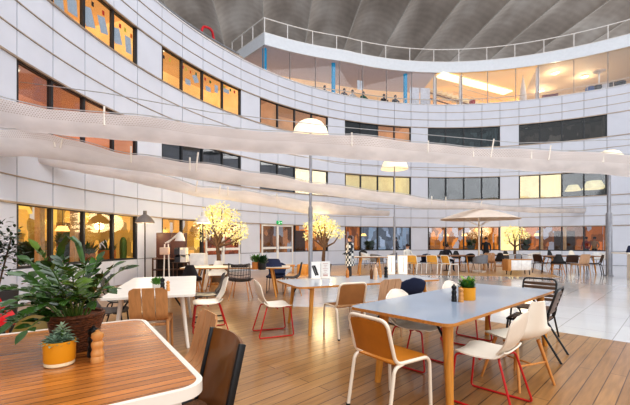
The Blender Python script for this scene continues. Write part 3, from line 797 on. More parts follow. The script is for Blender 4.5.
# ---------------------------------------------------------------- tables
def table(name, label, cat, c, ang, L, D, top_m, edge_m, leg_m, h=.74, th=.03, rad=.10, inset=(.32, .10), legw=.032, splay=.06, brace=True, group=None, round_leg=True, leg_y=None):
    t = thing(name, label, cat, (c[0], c[1], 0), ang, group)
    b = MB(); b.prism(rrect(L - .006, D - .006, rad), h - th, h); b.build('tabletop', top_m, t)
    b = MB(); b.ring(rrect(L, D, rad), .012, h - th, h - .001); b.build('edge_band', edge_m, t)
    for sx in (-1, 1):
        for sy in (-1, 1):
            x, y = sx * (L / 2 - inset[0]), sy * (D / 2 - inset[1])
            if leg_y: y = leg_y[0] if sy < 0 else leg_y[1]
            b = MB()
            if round_leg: b.tube([(x + sx * splay * .4, y + sy * splay * .3, 0), (x - sx * splay, y - sy * splay, h - th)], [legw * .72, legw * 1.1], 12)
            else: b.tube([(x, y, 0), (x, y, h - th)], [legw, legw], 4)
            b.build('leg', leg_m, t)
    if brace:
        for sx in (-1, 1):
            x = sx * (L / 2 - inset[0] - splay); yy = D / 2 - inset[1] - splay
            b = MB(); b.box((x, 0, h - th - .025), (.05, yy * 2, .04)); b.tube([(x - sx * .04, yy * .7, h - th - .02), (x + sx * .03 * 0, yy * 1.0, h - .22)], .012, 6); b.tube([(x - sx * .04, -yy * .7, h - th - .02), (x, -yy * 1.0, h - .22)], .012, 6)
            b.tube([(x, yy * .5, h - .05), (x - sx * .42, 0, h - .06)], .013, 6)
            b.build('brace', M('dark_bracket_steel', (58, 62, 72), .4, .5), t)
    return t
# ---------------------------------------------------------------- table-top things
def pot(name, label, p, z, r, h, rgb, cat='pot', base_rgb=None, group=None, taper=.9):
    t = thing(name, label, cat, (p[0], p[1], z), 0, group)
    pm = M('pot_%d_%d_%d' % rgb, rgb, .4, var=.05)
    b = MB(); z0 = h * .16 if base_rgb else 0
    b.lathe([(0, z0), (r * taper, z0), (r * (taper + .04), z0 + h * .05), (r, h), (r * .93, h), (r * .9, h * .82), (0, h * .82)], seg=28); b.build('pot_body', pm, t)
    if base_rgb:
        b = MB(); b.lathe([(0, 0), (r * taper * .93, 0), (r * taper, .006), (r * taper, z0), (0, z0)], seg=28); b.build('pot_base', M('pot_base_cream', base_rgb, .45), t)
    return t
def mill(label, p, z, h, r, mat, group=None, name='pepper_mill'):
    t = thing(name, label, 'pepper mill', (p[0], p[1], z), random.random() * 6, group)
    b = MB(); b.lathe([(0, 0), (r, 0), (r * 1.02, h * .05), (r * .98, h * .14), (r * .90, h * .18), (r * .98, h * .22), (r * .96, h * .30), (r * .78, h * .38), (r * .82, h * .43), (r * .94, h * .51), (r * .94, h * .58), (r * .72, h * .65), (0, h * .65)], seg=20); b.build('body', mat, t)
    b = MB(); b.lathe([(0, h * .66), (r * .66, h * .66), (r * .7, h * .69), (r * .96, h * .77), (r * .9, h * .87), (r * .5, h * .92), (r * .3, h * .94), (r * .3, h * .98), (0, h)], seg=20); b.build('cap', mat, t)
    return t
mill_wood = WOOD('mill_beech', (214, 150, 88), .4, 'z', var=.1)
mill_black = M('mill_black', (20, 18, 18), .3, var=.1)
def sprig(t, n, r0, L, w, rgb, z, spread=.8, nm='foliage', tilt=.7, seed=1):
    rnd = random.Random(seed); b = MB()
    for k in range(n):
        a = rnd.uniform(0, 2 * PI); e = rnd.uniform(.15, 1) * tilt; q = rnd.random() ** .5 * r0
        d = Vector((math.cos(a) * e * spread, math.sin(a) * e * spread, rnd.uniform(.4, 1)))
        base = Vector((math.cos(a) * q, math.sin(a) * q, z + rnd.uniform(0, L * .9)))
        b.leaf(base, d, Vector((0, 0, 1)), L * rnd.uniform(.7, 1.2), w * rnd.uniform(.7, 1.2))
    return b.build(nm, M('leaf_%d_%d_%d' % rgb, rgb, .4, var=.35, scale=9), t, fix=False)
# ================================================================ THE TABLES AND CHAIRS
KS = (1.055,) * 3
TH_ = .78
grey_lam = M('grey_laminate', (150, 162, 178), .30, var=.04, scale=2, coat=.3)
ply_edge = WOOD('plywood_edge', (196, 132, 66), .45, 'x', var=.15)
leg_oak = WOOD('table_leg_oak', (212, 144, 62), .42, 'z', var=.15)
UA = math.radians(42.5)
uM, nM = Vector((math.cos(UA), math.sin(UA))), Vector((-math.sin(UA), math.cos(UA)))
cM = Vector((1.896, 4.53))
def onM(a, p): return cM + uM * a + nM * p
table('dining_table', 'long grey-topped table with oak legs holding a yellow plant pot', 'table', cM, UA, 3.10, 1.17, grey_lam, ply_edge, leg_oak, h=TH_, inset=(.17, .11), legw=.046, splay=.04, leg_y=(-.49, .29))
place('frame_ochre', (.69, 3.25), 36, 'cream tube chair with ochre leather panels at the end of the long grey table', scale=KS)
place('white_sled', (1.61, 3.34), 134, 'white shell chair on red sled legs beside the ivory wooden-legged bucket chair', scale=KS)
place('bucket_white', onM(-.28, -.68), 112, 'ivory bucket chair on oak legs between the white red-legged chair and black slatted chair', scale=KS)
place('black_slat', onM(.88, -.47), 137, 'black metal garden chair seen edge-on beside the ivory bucket chair', scale=KS)
place('black_slat', onM(1.72, -.25), 222, 'black metal garden chair at the far end of the long grey table', scale=KS)
place('white_sled', onM(-.60, .34), -47, 'white shell chair on red legs tucked under the long grey table behind the ochre chair', scale=KS)
place('white_sled', onM(.79, .34), -47, 'white shell chair tucked under the long grey table behind its yellow plant pot', scale=KS)

AG = math.radians(24); uG, nG = Vector((math.cos(AG), math.sin(AG))), Vector((-math.sin(AG), math.cos(AG))); cG = Vector((.81, 6.556))
table('dining_table', 'grey table with oak trestle legs holding leaf-print menu stands', 'table', cG, AG, 2.82, 1.12, M('pale_grey_laminate', (182, 184, 188), .28, var=.04, coat=.3), ply_edge, leg_oak, h=TH_, inset=(.24, .10), legw=.034, splay=.05)
place('white_sled', (-.66, 5.77), 21, 'white shell chair on red sled legs standing alone at the end of the menu-stand table', scale=KS)
place('frame_tan', (.46, 5.74), 113, 'cream tube chair with tan leather back angled at the menu-stand table', scale=KS)
place('slat_pale', (1.03, 5.72), 120, 'pale slatted wooden chair between the tan leather chair and the navy chair', scale=(.98, .98, 1.05))
place('navy', (1.60, 6.46), 112, 'navy upholstered chair at the menu-stand table beside the pale slatted chair', scale=KS)

# wooden slat table with the white rim
AW = math.radians(34.7); eW, fW = Vector((math.cos(AW), math.sin(AW))), Vector((math.sin(AW), -math.cos(AW)))
cW = Vector((-1.575, 3.31)) - eW * 1.2 + fW * .925
tw = thing('dining_table', 'wooden slatted table with thick white rim holding the wicker plant basket', 'table', (cW.x, cW.y, 0), AW)
b = MB(); b.prism(rrect(2.4 - .05, 1.85 - .05, .12), TH_ - .05, TH_); b.build('tabletop', WOOD('teak_slats', (188, 116, 54), .26, 'x', var=.2, slat=.062, slat_axis='y', gap=(96, 54, 22), coat=.4), tw)
white_rim = M('white_powder_coat', (238, 226, 212), .38, var=.03)
b = MB(); b.ring(rrect(2.4, 1.85, .14, 8), .03, TH_ - .052, TH_ + .004); b.build('rim', white_rim, tw)
for sx in (-1, 1):
    for sy in (-1, 1):
        b = MB(); b.box((sx * 1.06, sy * .78, (TH_ - .05) / 2), (.07, .07, TH_ - .05), bev=.01); b.build('leg', white_rim, tw)
place('leather', (-.79, 2.02), 214.7, 'brown leather chair with black uprights at the white-rimmed wooden table', scale=KS)
place('slat_oak', (-1.12, 2.80), 214.7, 'oak slatted chair beside the brown leather chair at the wooden table', scale=KS)
place('bucket_olive', (-2.22, 2.83), -55, 'olive shell chair behind the wicker plant basket', scale=KS)
place('bucket_red', (-3.86, 4.45), -10, 'red shell chair half hidden by the leaves of the basket plant', scale=KS)

# white table further back
AV = math.radians(108); cV = Vector((-2.525, 5.84))
white_top = M('white_laminate', (238, 228, 216), .35, var=.03)
table('dining_table', 'white table with slanted white legs beside the oak slatted chair', 'table', cV, AV, 2.6, 1.13, white_top, M('white_edge', (230, 220, 208), .4), white_rim, h=TH_, inset=(.30, .12), legw=.03, splay=.07, rad=.05)
place('slat_oak', (-2.13, 4.70), 106, 'oak slatted chair with its back to us at the white table end', scale=KS)
place('white_sled', (-1.77, 6.0), 200, 'white shell chair on red sled legs at the long side of the white table', scale=KS)
place('grey_sled', (-2.02, 6.80), 198, 'dark grey shell chair behind the white red-legged chair at the white table', scale=KS)
place('grey_sled', (-3.02, 5.25), 18, 'dark grey shell chair tucked under the white table behind the basket plant', scale=KS)
place('black_sled', (-3.30, 6.15), 18, 'black shell chair at the white table nearest the window wall', scale=KS)

# pale long table in the middle distance
cream_top = M('cream_tabletop', (236, 218, 194), .4, var=.04)
table('trestle_table', 'long cream table on crossed oak legs behind the grey wire chair', 'table', (-2.1, 9.75), math.radians(3), 2.85, .9, cream_top, ply_edge, leg_oak, h=TH_, inset=(.4, .1), legw=.032, splay=.1)
place('wire', (-1.87, 9.08), 90, 'grey wire chair with dark pad in front of the long cream table', scale=KS)
place('navy', (-1.12, 10.35), 268, 'navy chair behind the long cream table near the tree', scale=KS)
place('bucket_black', (-.62, 9.85), 185, 'black bucket chair at the end of the long cream table', scale=KS)
place('bucket_white', (-2.85, 10.4), 272, 'white bucket chair on the far side of the long cream table', scale=KS)
place('bucket_black', (-3.1, 9.1), 95, 'black bucket chair in front of the long cream table beside the shelf unit', scale=KS)

# ---------------- beyond: chairs on the far oak deck and the stone floor
G = lambda px, py: tuple(W(px, py))[:2]
far_edge = WOOD('far_table_edge', (160, 112, 70), .5, 'x')
table('dining_table', 'long brown table behind the three honey-coloured chairs', 'table', (5.75, 16.9), math.radians(8), 3.3, .95, WOOD('brown_top', (150, 108, 74), .4, 'x'), far_edge, leg_oak, h=TH_)
place('frame_yellow', G(414, 274.0), 52, 'honey-backed chair with white frame, first of three from the white menu boxes', 'honey-backed chairs at the brown table', KS)
place('frame_yellow', G(434, 274.0), 52, 'honey-backed chair with white frame, middle one of the three', 'honey-backed chairs at the brown table', KS)
place('frame_yellow', G(450, 275.0), 22, 'honey-backed chair with white frame turned sideways, nearest the parasol', 'honey-backed chairs at the brown table', KS)
place('navy', G(426, 271.0), 80, 'navy chair between two honey-backed chairs', scale=KS)
place('black_sled', G(467, 271.5), 100, 'black shell chair between the honey-backed chairs and grey armchair', scale=KS)
place('arm_grey', G(480, 273.5), 105, 'grey tub armchair under the beige parasol', scale=KS)
place('bucket_black', G(443, 266.5), 265, 'black bucket chair on the far side of the brown table', scale=KS)
place('bucket_black', G(457, 266.5), 262, 'black bucket chair behind the honey-backed chair nearest the parasol', scale=KS)
table('dining_table', 'white table with wooden legs behind the wood-sided sideboard', 'table', (9.4, 17.9), math.radians(2), 2.3, .9, white_top, far_edge, leg_oak, h=TH_)
place('slat_pale', G(490, 272.0), 60, 'pale slatted chair between the grey armchair and white table', scale=KS)
place('bucket_black', G(499, 271.0), 75, 'black bucket chair beside the pale slatted chair at the white table', scale=KS)
place('bucket_black', G(508, 267.0), 275, 'black bucket chair on the far side of the white table', scale=KS)
place('arm_white', G(534, 268.5), 200, 'white armchair beside the wood-sided sideboard', scale=KS)
table('dining_table', 'brown wooden table ringed by dark chairs on the stone floor', 'table', (11.6, 16.5), math.radians(-4), 2.5, .95, WOOD('walnut_top', (128, 86, 56), .4, 'x'), far_edge, leg_oak, h=TH_)
place('frame_brown', G(542.5, 273.0), 12, 'dark brown chair at the end of the walnut table, facing along it', scale=KS)
place('bucket_black', G(557, 274.5), 70, 'black bucket chair in front of the walnut table', scale=KS)
place('slat_pale', G(580, 275.5), 95, 'pale slatted chair standing in front of the walnut table', scale=KS)
place('frame_brown', G(568.5, 274.2), 85, 'dark brown chair between the black bucket chair and the pale slatted chair', scale=KS)
place('frame_brown', G(594, 274.5), 150, 'dark brown chair between the pale slatted chair and the grey lamp post', scale=KS)
place('bucket_black', G(553, 266.5), 285, 'black bucket chair on the far side of the walnut table, next to the white armchair', scale=KS)
place('bucket_white', G(574, 266.0), 268, 'white bucket chair on the far side of the walnut table', scale=KS)
place('arm_white', G(600, 268.5), 250, 'white armchair behind the walnut table beside the lamp post', scale=KS)
# tables by the wall under the second tree
table('dining_table', 'low white table beside the wire-legged armchairs below the far windows', 'table', (2.35, 15.6), math.radians(0), 1.5, .8, white_top, far_edge, leg_oak, h=TH_)
place('arm_grey', G(377, 271.5), 40, 'grey tub armchair in front of the low white table', scale=KS)
place('arm_grey', G(391, 268.5), 175, 'grey tub armchair behind the low white table', scale=KS)
place('arm_white', G(367, 268.5), 330, 'white armchair beside the person in the checked apron', scale=KS)
place('black_sled', G(362, 265.5), 250, 'black shell chair below the far windows behind the white armchair', scale=KS)

# white high counter at the right hand with a bag on it
tc = thing('high_table', 'tall white pedestal table carrying the navy bag', 'table', (12.35, 13.6, 0), 0)
b = MB(); b.prism(rrect(1.7, .8, .04), .98, 1.03); b.build('tabletop', white_top, tc)
for x in (-.36, .5):
    b = MB(); b.box((x, 0, .49), (.12, .34, .98), bev=.01); b.build('pedestal', white_rim, tc)
bag = thing('handbag', 'soft navy bag on the tall white table', 'bag', (12.05, 13.6, 1.03), 0)
def bagf(u, v):
    a = 2 * PI * u; k = (1 - .35 * v) * (1 + .06 * math.sin(3 * a))
    return (.27 * math.cos(a) * k, .13 * math.sin(a) * k, .26 * math.sin(PI * .5 * v))
b = MB(); b.grid(bagf, 20, 8, 0); b.build('bag_body', M('navy_canvas', (22, 28, 62), .7, bump=.3), bag)
b = MB(); b.tube(fillet([(-.13, 0, .24), (-.1, 0, .4), (.1, 0, .4), (.13, 0, .24)], .06), .012, 6); b.build('handle', M('navy_strap', (14, 18, 40), .6), bag)
for i, (x, rgb, lb) in enumerate(((13.0, (206, 120, 50), 'orange cup on the tall white table beside the navy bag'),)):
    cpp = thing('cup', lb, 'cup', (x - .45, 13.55, 1.03)); b = MB(); b.lathe([(0, 0), (.06, 0), (.08, .2), (.072, .2), (.055, .015), (0, .015)], seg=16); b.build('cup_body', M('orange_cup', rgb, .4), cpp)

# ================================================================ THINGS ON THE TABLES
# wicker basket with the tall leafy plant
bp_ = Vector((-1.58, 2.38))
bk = thing('potted_plant', 'tall glossy-leaved plant in a brown wicker basket on the wooden table', 'plant', (bp_.x, bp_.y, TH_ + .002))
wk = M('brown_wicker', (104, 60, 34), .5, var=.7, scale=45, stretch=(1, 1, 2), bump=1.0)
b = MB()
for r in range(15):
    z = .008 + r * .0155; rad = .105 + .050 * (r / 14) ** .8
    b.tube([((rad + .006 * math.sin(k * PI + r * PI)) * math.cos(2 * PI * k / 44), (rad + .006 * math.sin(k * PI + r * PI)) * math.sin(2 * PI * k / 44), z + .003 * math.sin(k * 2.1)) for k in range(44)], .0085, 5, closed=True)
b.lathe([(0, .004), (.104, .004), (.150, .222), (0, .2)], seg=36)
b.build('basket', wk, bk)
b = MB(); b.tube([(.158 * math.cos(2 * PI * k / 40), .158 * math.sin(2 * PI * k / 40), .232 + .003 * math.sin(k * 2.6)) for k in range(40)], .012, 6, closed=True); b.build('basket_rim', wk, bk)
b = MB(); b.lathe([(0, .212), (.148, .205)], seg=24); b.build('soil', M('dark_soil', (40, 28, 20), .9), bk)
zz = random.Random(5)
leafm = M('glossy_leaf', (52, 80, 28), .26, var=.6, scale=9, coat=.35); leaf_lt = M('glossy_leaf_pale', (92, 116, 36), .3, var=.35, scale=7, coat=.3); stem_m = M('plant_stem', (86, 112, 48), .45)  # a few stems carry paler yellow-green leaves
stems = []
for px, py, dY in ((2, 316, .1), (6, 290, -.1), (18, 275, .15), (30, 262, .0), (40, 252, -.15), (50, 268, -.3), (62, 262, .1), (72, 272, -.35), (86, 266, -.1), (97, 262, .15), (112, 268, 0), (124, 270, .1), (108, 290, -.25), (78, 285, -.42), (20, 300, -.2), (58, 290, -.4), (90, 282, .3), (40, 288, -.32), (66, 300, -.4), (48, 303, -.3), (90, 302, -.3), (28, 282, .3), (3, 332, -.1), (15, 322, -.3), (28, 330, -.35), (10, 305, .1)):
    stems.append((PY(px, py, bp_.y + dY) - Vector((bp_.x, bp_.y, TH_)), zz.random()))
for i, (tip, q) in enumerate(stems):
    tip = tip * 1.0
    base = Vector((tip.x * .22, tip.y * .22, .2)); base.x = max(-.12, min(.12, base.x)); base.y = max(-.12, min(.12, base.y))
    mid = base.lerp(tip, .5) + Vector((0, 0, .10 * (1 + abs(tip.x))))
    P_ = []
    for k in range(13):
        t = k / 12; P_.append(base * (1 - t) ** 2 + mid * 2 * t * (1 - t) + tip * t * t)
    b = MB(); b.tube(P_, [.0065 - .0035 * k / 12 for k in range(13)], 6); st = b.build('stem', stem_m, bk)
    b = MB()
    n0 = 3
    for k in range(n0, 13):
        d = (P_[min(k + 1, 12)] - P_[k - 1]).normalized(); sd = d.cross(Vector((0, 0, 1)))
        sd = sd.normalized() if sd.length > .05 else Vector((1, 0, 0))
        tw_ = zz.uniform(-.5, .5)
        L = zz.uniform(.068, .098) * (1 - .25 * abs(k / 12 - .6))
        if k % 1 == 0:
            for sg in (1, -1):
                if zz.random() < .2: continue
                dd = (d * .55 + sd * sg * (.8 + .2 * zz.random()) + Vector((0, 0, .30 + tw_ * .4)))
                b.leaf(P_[k] + d * zz.uniform(-.01, .01), dd, Vector((0, 0, 1)) + sd * sg * .5 + Vector((zz.uniform(-.3, .3), -.5 + zz.uniform(-.3, .3), 0)), L, L * .27 * zz.uniform(.75, 1.05))
    b.leaf(P_[12], d, Vector((0, -.5, 1)), .10, .026)
    b.build('leaves', leaf_lt if i in (13, 16, 4, 7) else leafm, st, fix=False)
# one long arching strap leaf
arch = [PY(*q) - Vector((bp_.x, bp_.y, TH_)) for q in ((55, 300, 2.45), (57, 268, 2.5), (62, 246, 2.5), (70, 236, 2.5), (78, 243, 2.5), (83, 262, 2.48), (86, 276, 2.45))]
def af(u, v):
    k = v * 6; i = min(5, int(k)); p = arch[i].lerp(arch[i + 1], k - i); w_ = .030 * math.sin(PI * min(1, .12 + v * .86)) ** .6
    return (p.x + (u - .5) * w_ * .6, p.y + (u - .5) * w_ * 1.8, p.z + abs(u - .5) * .02 - .01)
b = MB(); b.grid(af, 4, 30, 0); b.build('strap_leaf', leafm, bk, fix=False)

# yellow pot with succulent
sp_ = Vector((-1.475, 2.08))
sc_ = pot('succulent_pot', 'yellow pot with cream foot holding a grey-green succulent on the wooden table', sp_, TH_ + .002, .081, .14, (226, 152, 30), 'plant pot', (236, 214, 176), taper=.93)
def rosette(t, c, n, R, rgb, nm, seed, h=.035):
    rn = random.Random(seed); b = MB()
    for k in range(n):
        a = k * 2.39996; q = (k / n) ** .6; el = 1.1 * (1 - q) ** 1.5 + .10
        d = Vector((math.cos(a) * math.cos(el), math.sin(a) * math.cos(el), math.sin(el)))
        L = R * (.45 + .55 * q); s_ = Vector(c) + Vector((math.cos(a), math.sin(a), 0)) * .006
        b.leaf(s_ + Vector((0, 0, h * (1 - q))), d, Vector((0, 0, 1)) - d * .2, L, L * .24, .4)
    return b.build(nm, M('succulent_%d_%d_%d' % rgb, rgb, .45, var=.25, scale=14), t, fix=False)
for i, (x, y, R, s) in enumerate(((-.038, -.01, .066, 2), (.038, .0, .066, 3), (0, .042, .062, 4), (.0, -.038, .062, 5), (-.02, .01, .055, 6))): rosette(sc_, (x, y, .122 if i < 4 else .15), 24, R, (140, 162, 140), 'rosette', s)
b = MB(); b.tube([(.012, 0, .11), (.015, 0, .20)], .007, 6); b.build('stem', M('plant_stem', (86, 112, 48), .45), sc_)
rosette(sc_, (.015, 0, .180), 20, .055, (176, 194, 164), 'rosette', 9, .05)
rosette(sc_, (.02, .01, .150), 14, .06, (156, 176, 150), 'rosette', 11, .03)
b = MB(); b.lathe([(0, .118), (.072, .114)], seg=20); b.build('soil', MATS['dark_soil'], sc_)
mill('pale wooden pepper mill beside the wicker basket on the wooden table', (-1.29, 2.135), TH_, .19, .036, mill_wood)
mill('black pepper mill between the wooden mill and the wicker basket', (-1.375, 2.235), TH_, .19, .034, mill_black)
# on the long grey table
yp = W(467, 299.5, TH_)
yt = pot('plant_pot', 'yellow pot of green leaves on the long grey table', yp, TH_, .098, .15, (232, 158, 36), 'plant pot', taper=.94)
sprig(yt, 70, .06, .085, .022, (62, 118, 46), .12, 1.0, 'foliage', .95, 3); sprig(yt, 26, .05, .08, .020, (134, 160, 62), .15, .9, 'foliage', .9, 8)
q = W(454, 301.5, TH_); mill('black pepper mill on the long grey table', q, TH_, .205, .030, mill_black)
q = W(461, 302, TH_); mill('pale wooden pepper mill beside the yellow pot on the long grey table', q, TH_, .175, .030, mill_wood)
# on the menu-stand table
def menu(label, px, py, rz, art, w_=.17, h_=.30):
    p = W(px, py, TH_); t = thing('menu_stand', label, 'menu stand', (p.x, p.y, TH_), rz)
    b = MB(); b.box((0, 0, .012), (w_, .09, .024), bev=.004); b.build('base', white_rim, t)
    b = MB(); b.box((0, 0, .02 + h_ / 2), (w_, .012, h_)); cd = b.build('card', M('menu_card', (246, 240, 232), .5, var=.02), t)
    if art == 'leaf':
        b = MB(); rn = random.Random(4)
        b.tube([(-.045, -.009, .25), (-.01, -.009, .16), (.02, -.009, .07)], .006, 5)
        for k in range(8):
            s_ = Vector((-.045, -.009, .25)).lerp(Vector((.02, -.009, .07)), k / 8)
            for sg in (1, -1): b.leaf(s_, (sg * .8 + .2, 0, -.55), (0, -1, 0), .065, .014, 0)
        b.build('leaf_print', M('print_black', (36, 34, 34), .6), cd, fix=False)
    else:
        b = MB(); 
        for k in range(7): b.box((0, -.0075, .28 - .032 * k), (.1 - .03 * (k % 3), .002, .008))
        b.box((.0, -.0075, .06), (.09, .002, .03)); b.build('printed_lines', M('print_rose', (206, 170, 160), .6), cd)
menu('white menu card with black leaf print on the grey trestle table', 316, 279, .1, 'leaf')
menu('white menu card with faint pink lines beside the leaf-print card', 325.5, 278.5, -.2, 'lines')
def bottle(label, p, z, h, r, rgb, name='bottle', group=None, cat='bottle', alpha=None):
    t = thing(name, label, cat, (p[0], p[1], z), 0, group)
    b = MB(); b.lathe([(0, 0), (r, 0), (r, h * .55), (r * .85, h * .66), (r * .36, h * .76), (r * .33, h * .94), (0, h * .94)], seg=16); b.build('bottle_body', M('bottle_%d_%d_%d' % rgb, rgb, .18, var=.1, coat=.4), t)
    b = MB(); b.lathe([(0, h * .93), (r * .42, h * .93), (r * .42, h), (0, h)], seg=12); b.build('cap', M('bottle_cap', (40, 34, 30), .4), t)
q = W(347.5, 277.5, TH_); bottle('amber bottle standing alone near the middle of the grey trestle table', q, TH_, .2, .032, (196, 120, 44))
q = W(371.5, 279, TH_); bottle('dark amber bottle beside the peach bottle on the grey trestle table', q, TH_, .25, .03, (120, 74, 34))
q = W(375.5, 279.5, TH_); bottle('peach coloured bottle between two darker ones on the grey trestle table', q, TH_, .30, .034, (226, 186, 150))
q = W(386, 277.5, TH_); mill('black pepper mill on the grey trestle table', q, TH_, .22, .036, mill_black)
q = W(380.5, 277.5, TH_); mill('small wooden salt mill beside the black mill on the grey trestle table', q, TH_, .16, .026, mill_wood, name='salt_mill')
tf = thing('flower_vase', 'small vase of pale dried flowers on the grey trestle table', 'vase', W(376, 276, TH_)); tf.location.z = TH_
b = MB(); b.lathe([(0, 0), (.035, 0), (.045, .06), (.03, .13), (.036, .15), (.028, .14), (0, .02)], seg=16); b.build('vase_body', M('vase_stone', (206, 196, 186), .4), tf)
sprig(tf, 50, .03, .06, .02, (226, 196, 178), .17, 1.0, 'blossom', .9, 12)
# on the white table
q = W(156.5, 290, TH_); wt = pot('plant_pot', 'small green herb in a white pot on the white table', q, TH_, .055, .09, (214, 206, 196), 'plant pot'); sprig(wt, 60, .04, .08, .016, (96, 146, 52), .06, .9, 'foliage', .85, 21)
q = W(162.5, 291.5, TH_); mill('black pepper mill beside the small herb pot on the white table', q, TH_, .2, .032, mill_black)
q = W(168, 291, TH_); mill('wooden pepper mill beside the black mill on the white table', q, TH_, .15, .026, mill_wood)
# on the cream table
q = W(256, 269.3, TH_); t_ = pot('plant_pot', 'terracotta pot with green sprigs on the long cream table', q, TH_, .10, .18, (206, 132, 66), 'plant pot'); sprig(t_, 50, .08, .14, .03, (86, 130, 60), .14, .8, 'foliage', .8, 31)
q = W(262, 269.6, TH_); t_ = pot('plant_pot', 'black pot with dark leaves beside the terracotta pot', q, TH_, .10, .16, (40, 40, 38), 'plant pot'); sprig(t_, 60, .09, .13, .035, (40, 70, 40), .12, .9, 'foliage', .9, 32)
bg2 = thing('handbag', 'flat navy bag lying on the long cream table', 'bag', PX(271, 9.75, TH_)); b = MB()
b.grid(bagf, 20, 8, 0); b.build('bag_body', MATS['navy_canvas'], bg2); bg2.scale = (1.1, 1, .8)
tr_ = thing('tray', 'black tray with cloth on the long cream table above the wire chair', 'tray', PX(240, 9.6, TH_)); b = MB(); b.prism(rrect(.42, .3, .04), 0, .02); b.ring(rrect(.44, .32, .05), .012, 0, .06); b.build('tray_body', M('tray_black', (30, 30, 30), .4), tr_)
b = MB(); b.grid(lambda u, v: ((u - .5) * .34, (v - .5) * .22, .03 + .05 * math.sin(3 * u) * math.sin(2.6 * v)), 8, 8, .01); b.build('folded_cloth', M('dark_cloth', (52, 50, 54), .9), tr_)

# ---------------------------------------------------------------- the storage corner on the window side
sh = thing('shelf_unit', 'dark open shelf unit beside the giant white desk lamp', 'shelf', PX(170, 12.2), math.radians(4))
dkw = WOOD('dark_oak', (86, 58, 42), .5, 'x')
for x in (-.5, .5):
    for y in (-.18, .18): b = MB(); b.box((x, y, .45), (.045, .045, .9), bev=.004); b.build('post', dkw, sh)
for z in (.12, .5, .86): b = MB(); b.box((0, 0, z), (1.04, .42, .035), bev=.004); b.build('shelf_board', dkw, sh)
b = MB(); b.box((0, .2, .48), (1.0, .015, .76)); b.build('back_panel', M('dark_back_panel', (52, 38, 30), .6), sh)
cab = thing('cabinet', 'dark brown cabinet standing in for the dark window interior behind the shelf unit', 'cabinet', PX(172, 13.0), math.radians(10))  # cabinet added where the window interior shows dark
b = MB(); b.box((0, 0, .88), (.98, .4, 1.76), bev=.01); b.build('carcass', M('dark_cabinet', (74, 44, 34), .5), cab)
for x in (-.24, .24):
    b = MB(); b.box((x, -.21, .9), (.46, .02, 1.66), bev=.004); d_ = b.build('door', M('dark_cabinet_door', (84, 48, 36), .45), cab)
    b = MB(); b.tube([(x * .25, -.235, .8), (x * .25, -.235, 1.0)], .01, 6); b.build('handle', black_steel, d_)
crate_a, crate_b = M('crate_charcoal', (56, 58, 64), .6), M('crate_white', (222, 216, 208), .6)
for i, (px, z, m_, lb) in enumerate(((179, 1.05, crate_a, 'charcoal crate on the bottom left of the crate stack'), (184.5, 1.05, crate_b, 'white crate beside the charcoal crate in the stack'), (178.5, 1.29, crate_a, 'upper charcoal crate of the crate stack'), (184, 1.29, crate_b, 'upper white crate of the crate stack'))):
    c = thing('crate', ('charcoal crate in the lower row of the stack behind the cream table', 'white crate in the lower row of the stack behind the cream table', 'charcoal crate in the upper row of the stack', 'white crate in the upper row of the stack')[i], 'crate', PX(px, 11.6 if 0 else 11.6, z - .255 + .0), math.radians(3))
    b = MB(); w_ = .17
    b.box((0, 0, .01), (w_, .3, .02));
    for sx in (-1, 1): b.box((sx * w_ / 2, 0, .11), (.012, .3, .22))
    b.box((0, .145, .11), (w_, .012, .22)); b.box((0, -.145, .08), (w_, .012, .16)); b.build('crate_body', m_, c)
ctb = table('side_table', 'small dark table carrying the stack of crates', 'table', tuple(PX(183, 11.7))[:2], math.radians(3), .62, .5, M('side_table_top', (70, 58, 50), .5), dkw, dkw, h=.79, inset=(.06, .06), legw=.02, splay=.0, brace=False)
wb = thing('white_box', 'large white carton at the end of the long cream table', 'box', PX(199, 10.9)); b = MB(); b.box((0, 0, .55), (.42, .4, 1.1), bev=.01); b.build('carton', M('white_carton', (236, 228, 216), .6), wb); b = MB(); b.box((0, 0, 1.103), (.43, .06, .008)); b.build('tape', M('tape_beige', (206, 190, 164), .4), wb)
lg = thing('log_stool', 'round wooden stool near the glazed doors', 'stool', PX(304, 15.8)); b = MB(); b.lathe([(0, 0), (.30, 0), (.31, .03), (.31, .40), (.29, .43), (0, .43)], seg=24); b.build('stool_body', WOOD('honey_wood', (214, 150, 72), .45, 'z'), lg)
lb_ = thing('bench', 'low honey-coloured wooden bench near the log stool', 'bench', PX(284, 16.6)); b = MB(); b.box((0, 0, .32), (1.0, .45, .06), bev=.01); b.build('seat', MATS['honey_wood'], lb_)
for x in (-.42, .42): b = MB(); b.box((x, 0, .145), (.06, .4, .29), bev=.006); b.build('leg', MATS['honey_wood'], lb_)
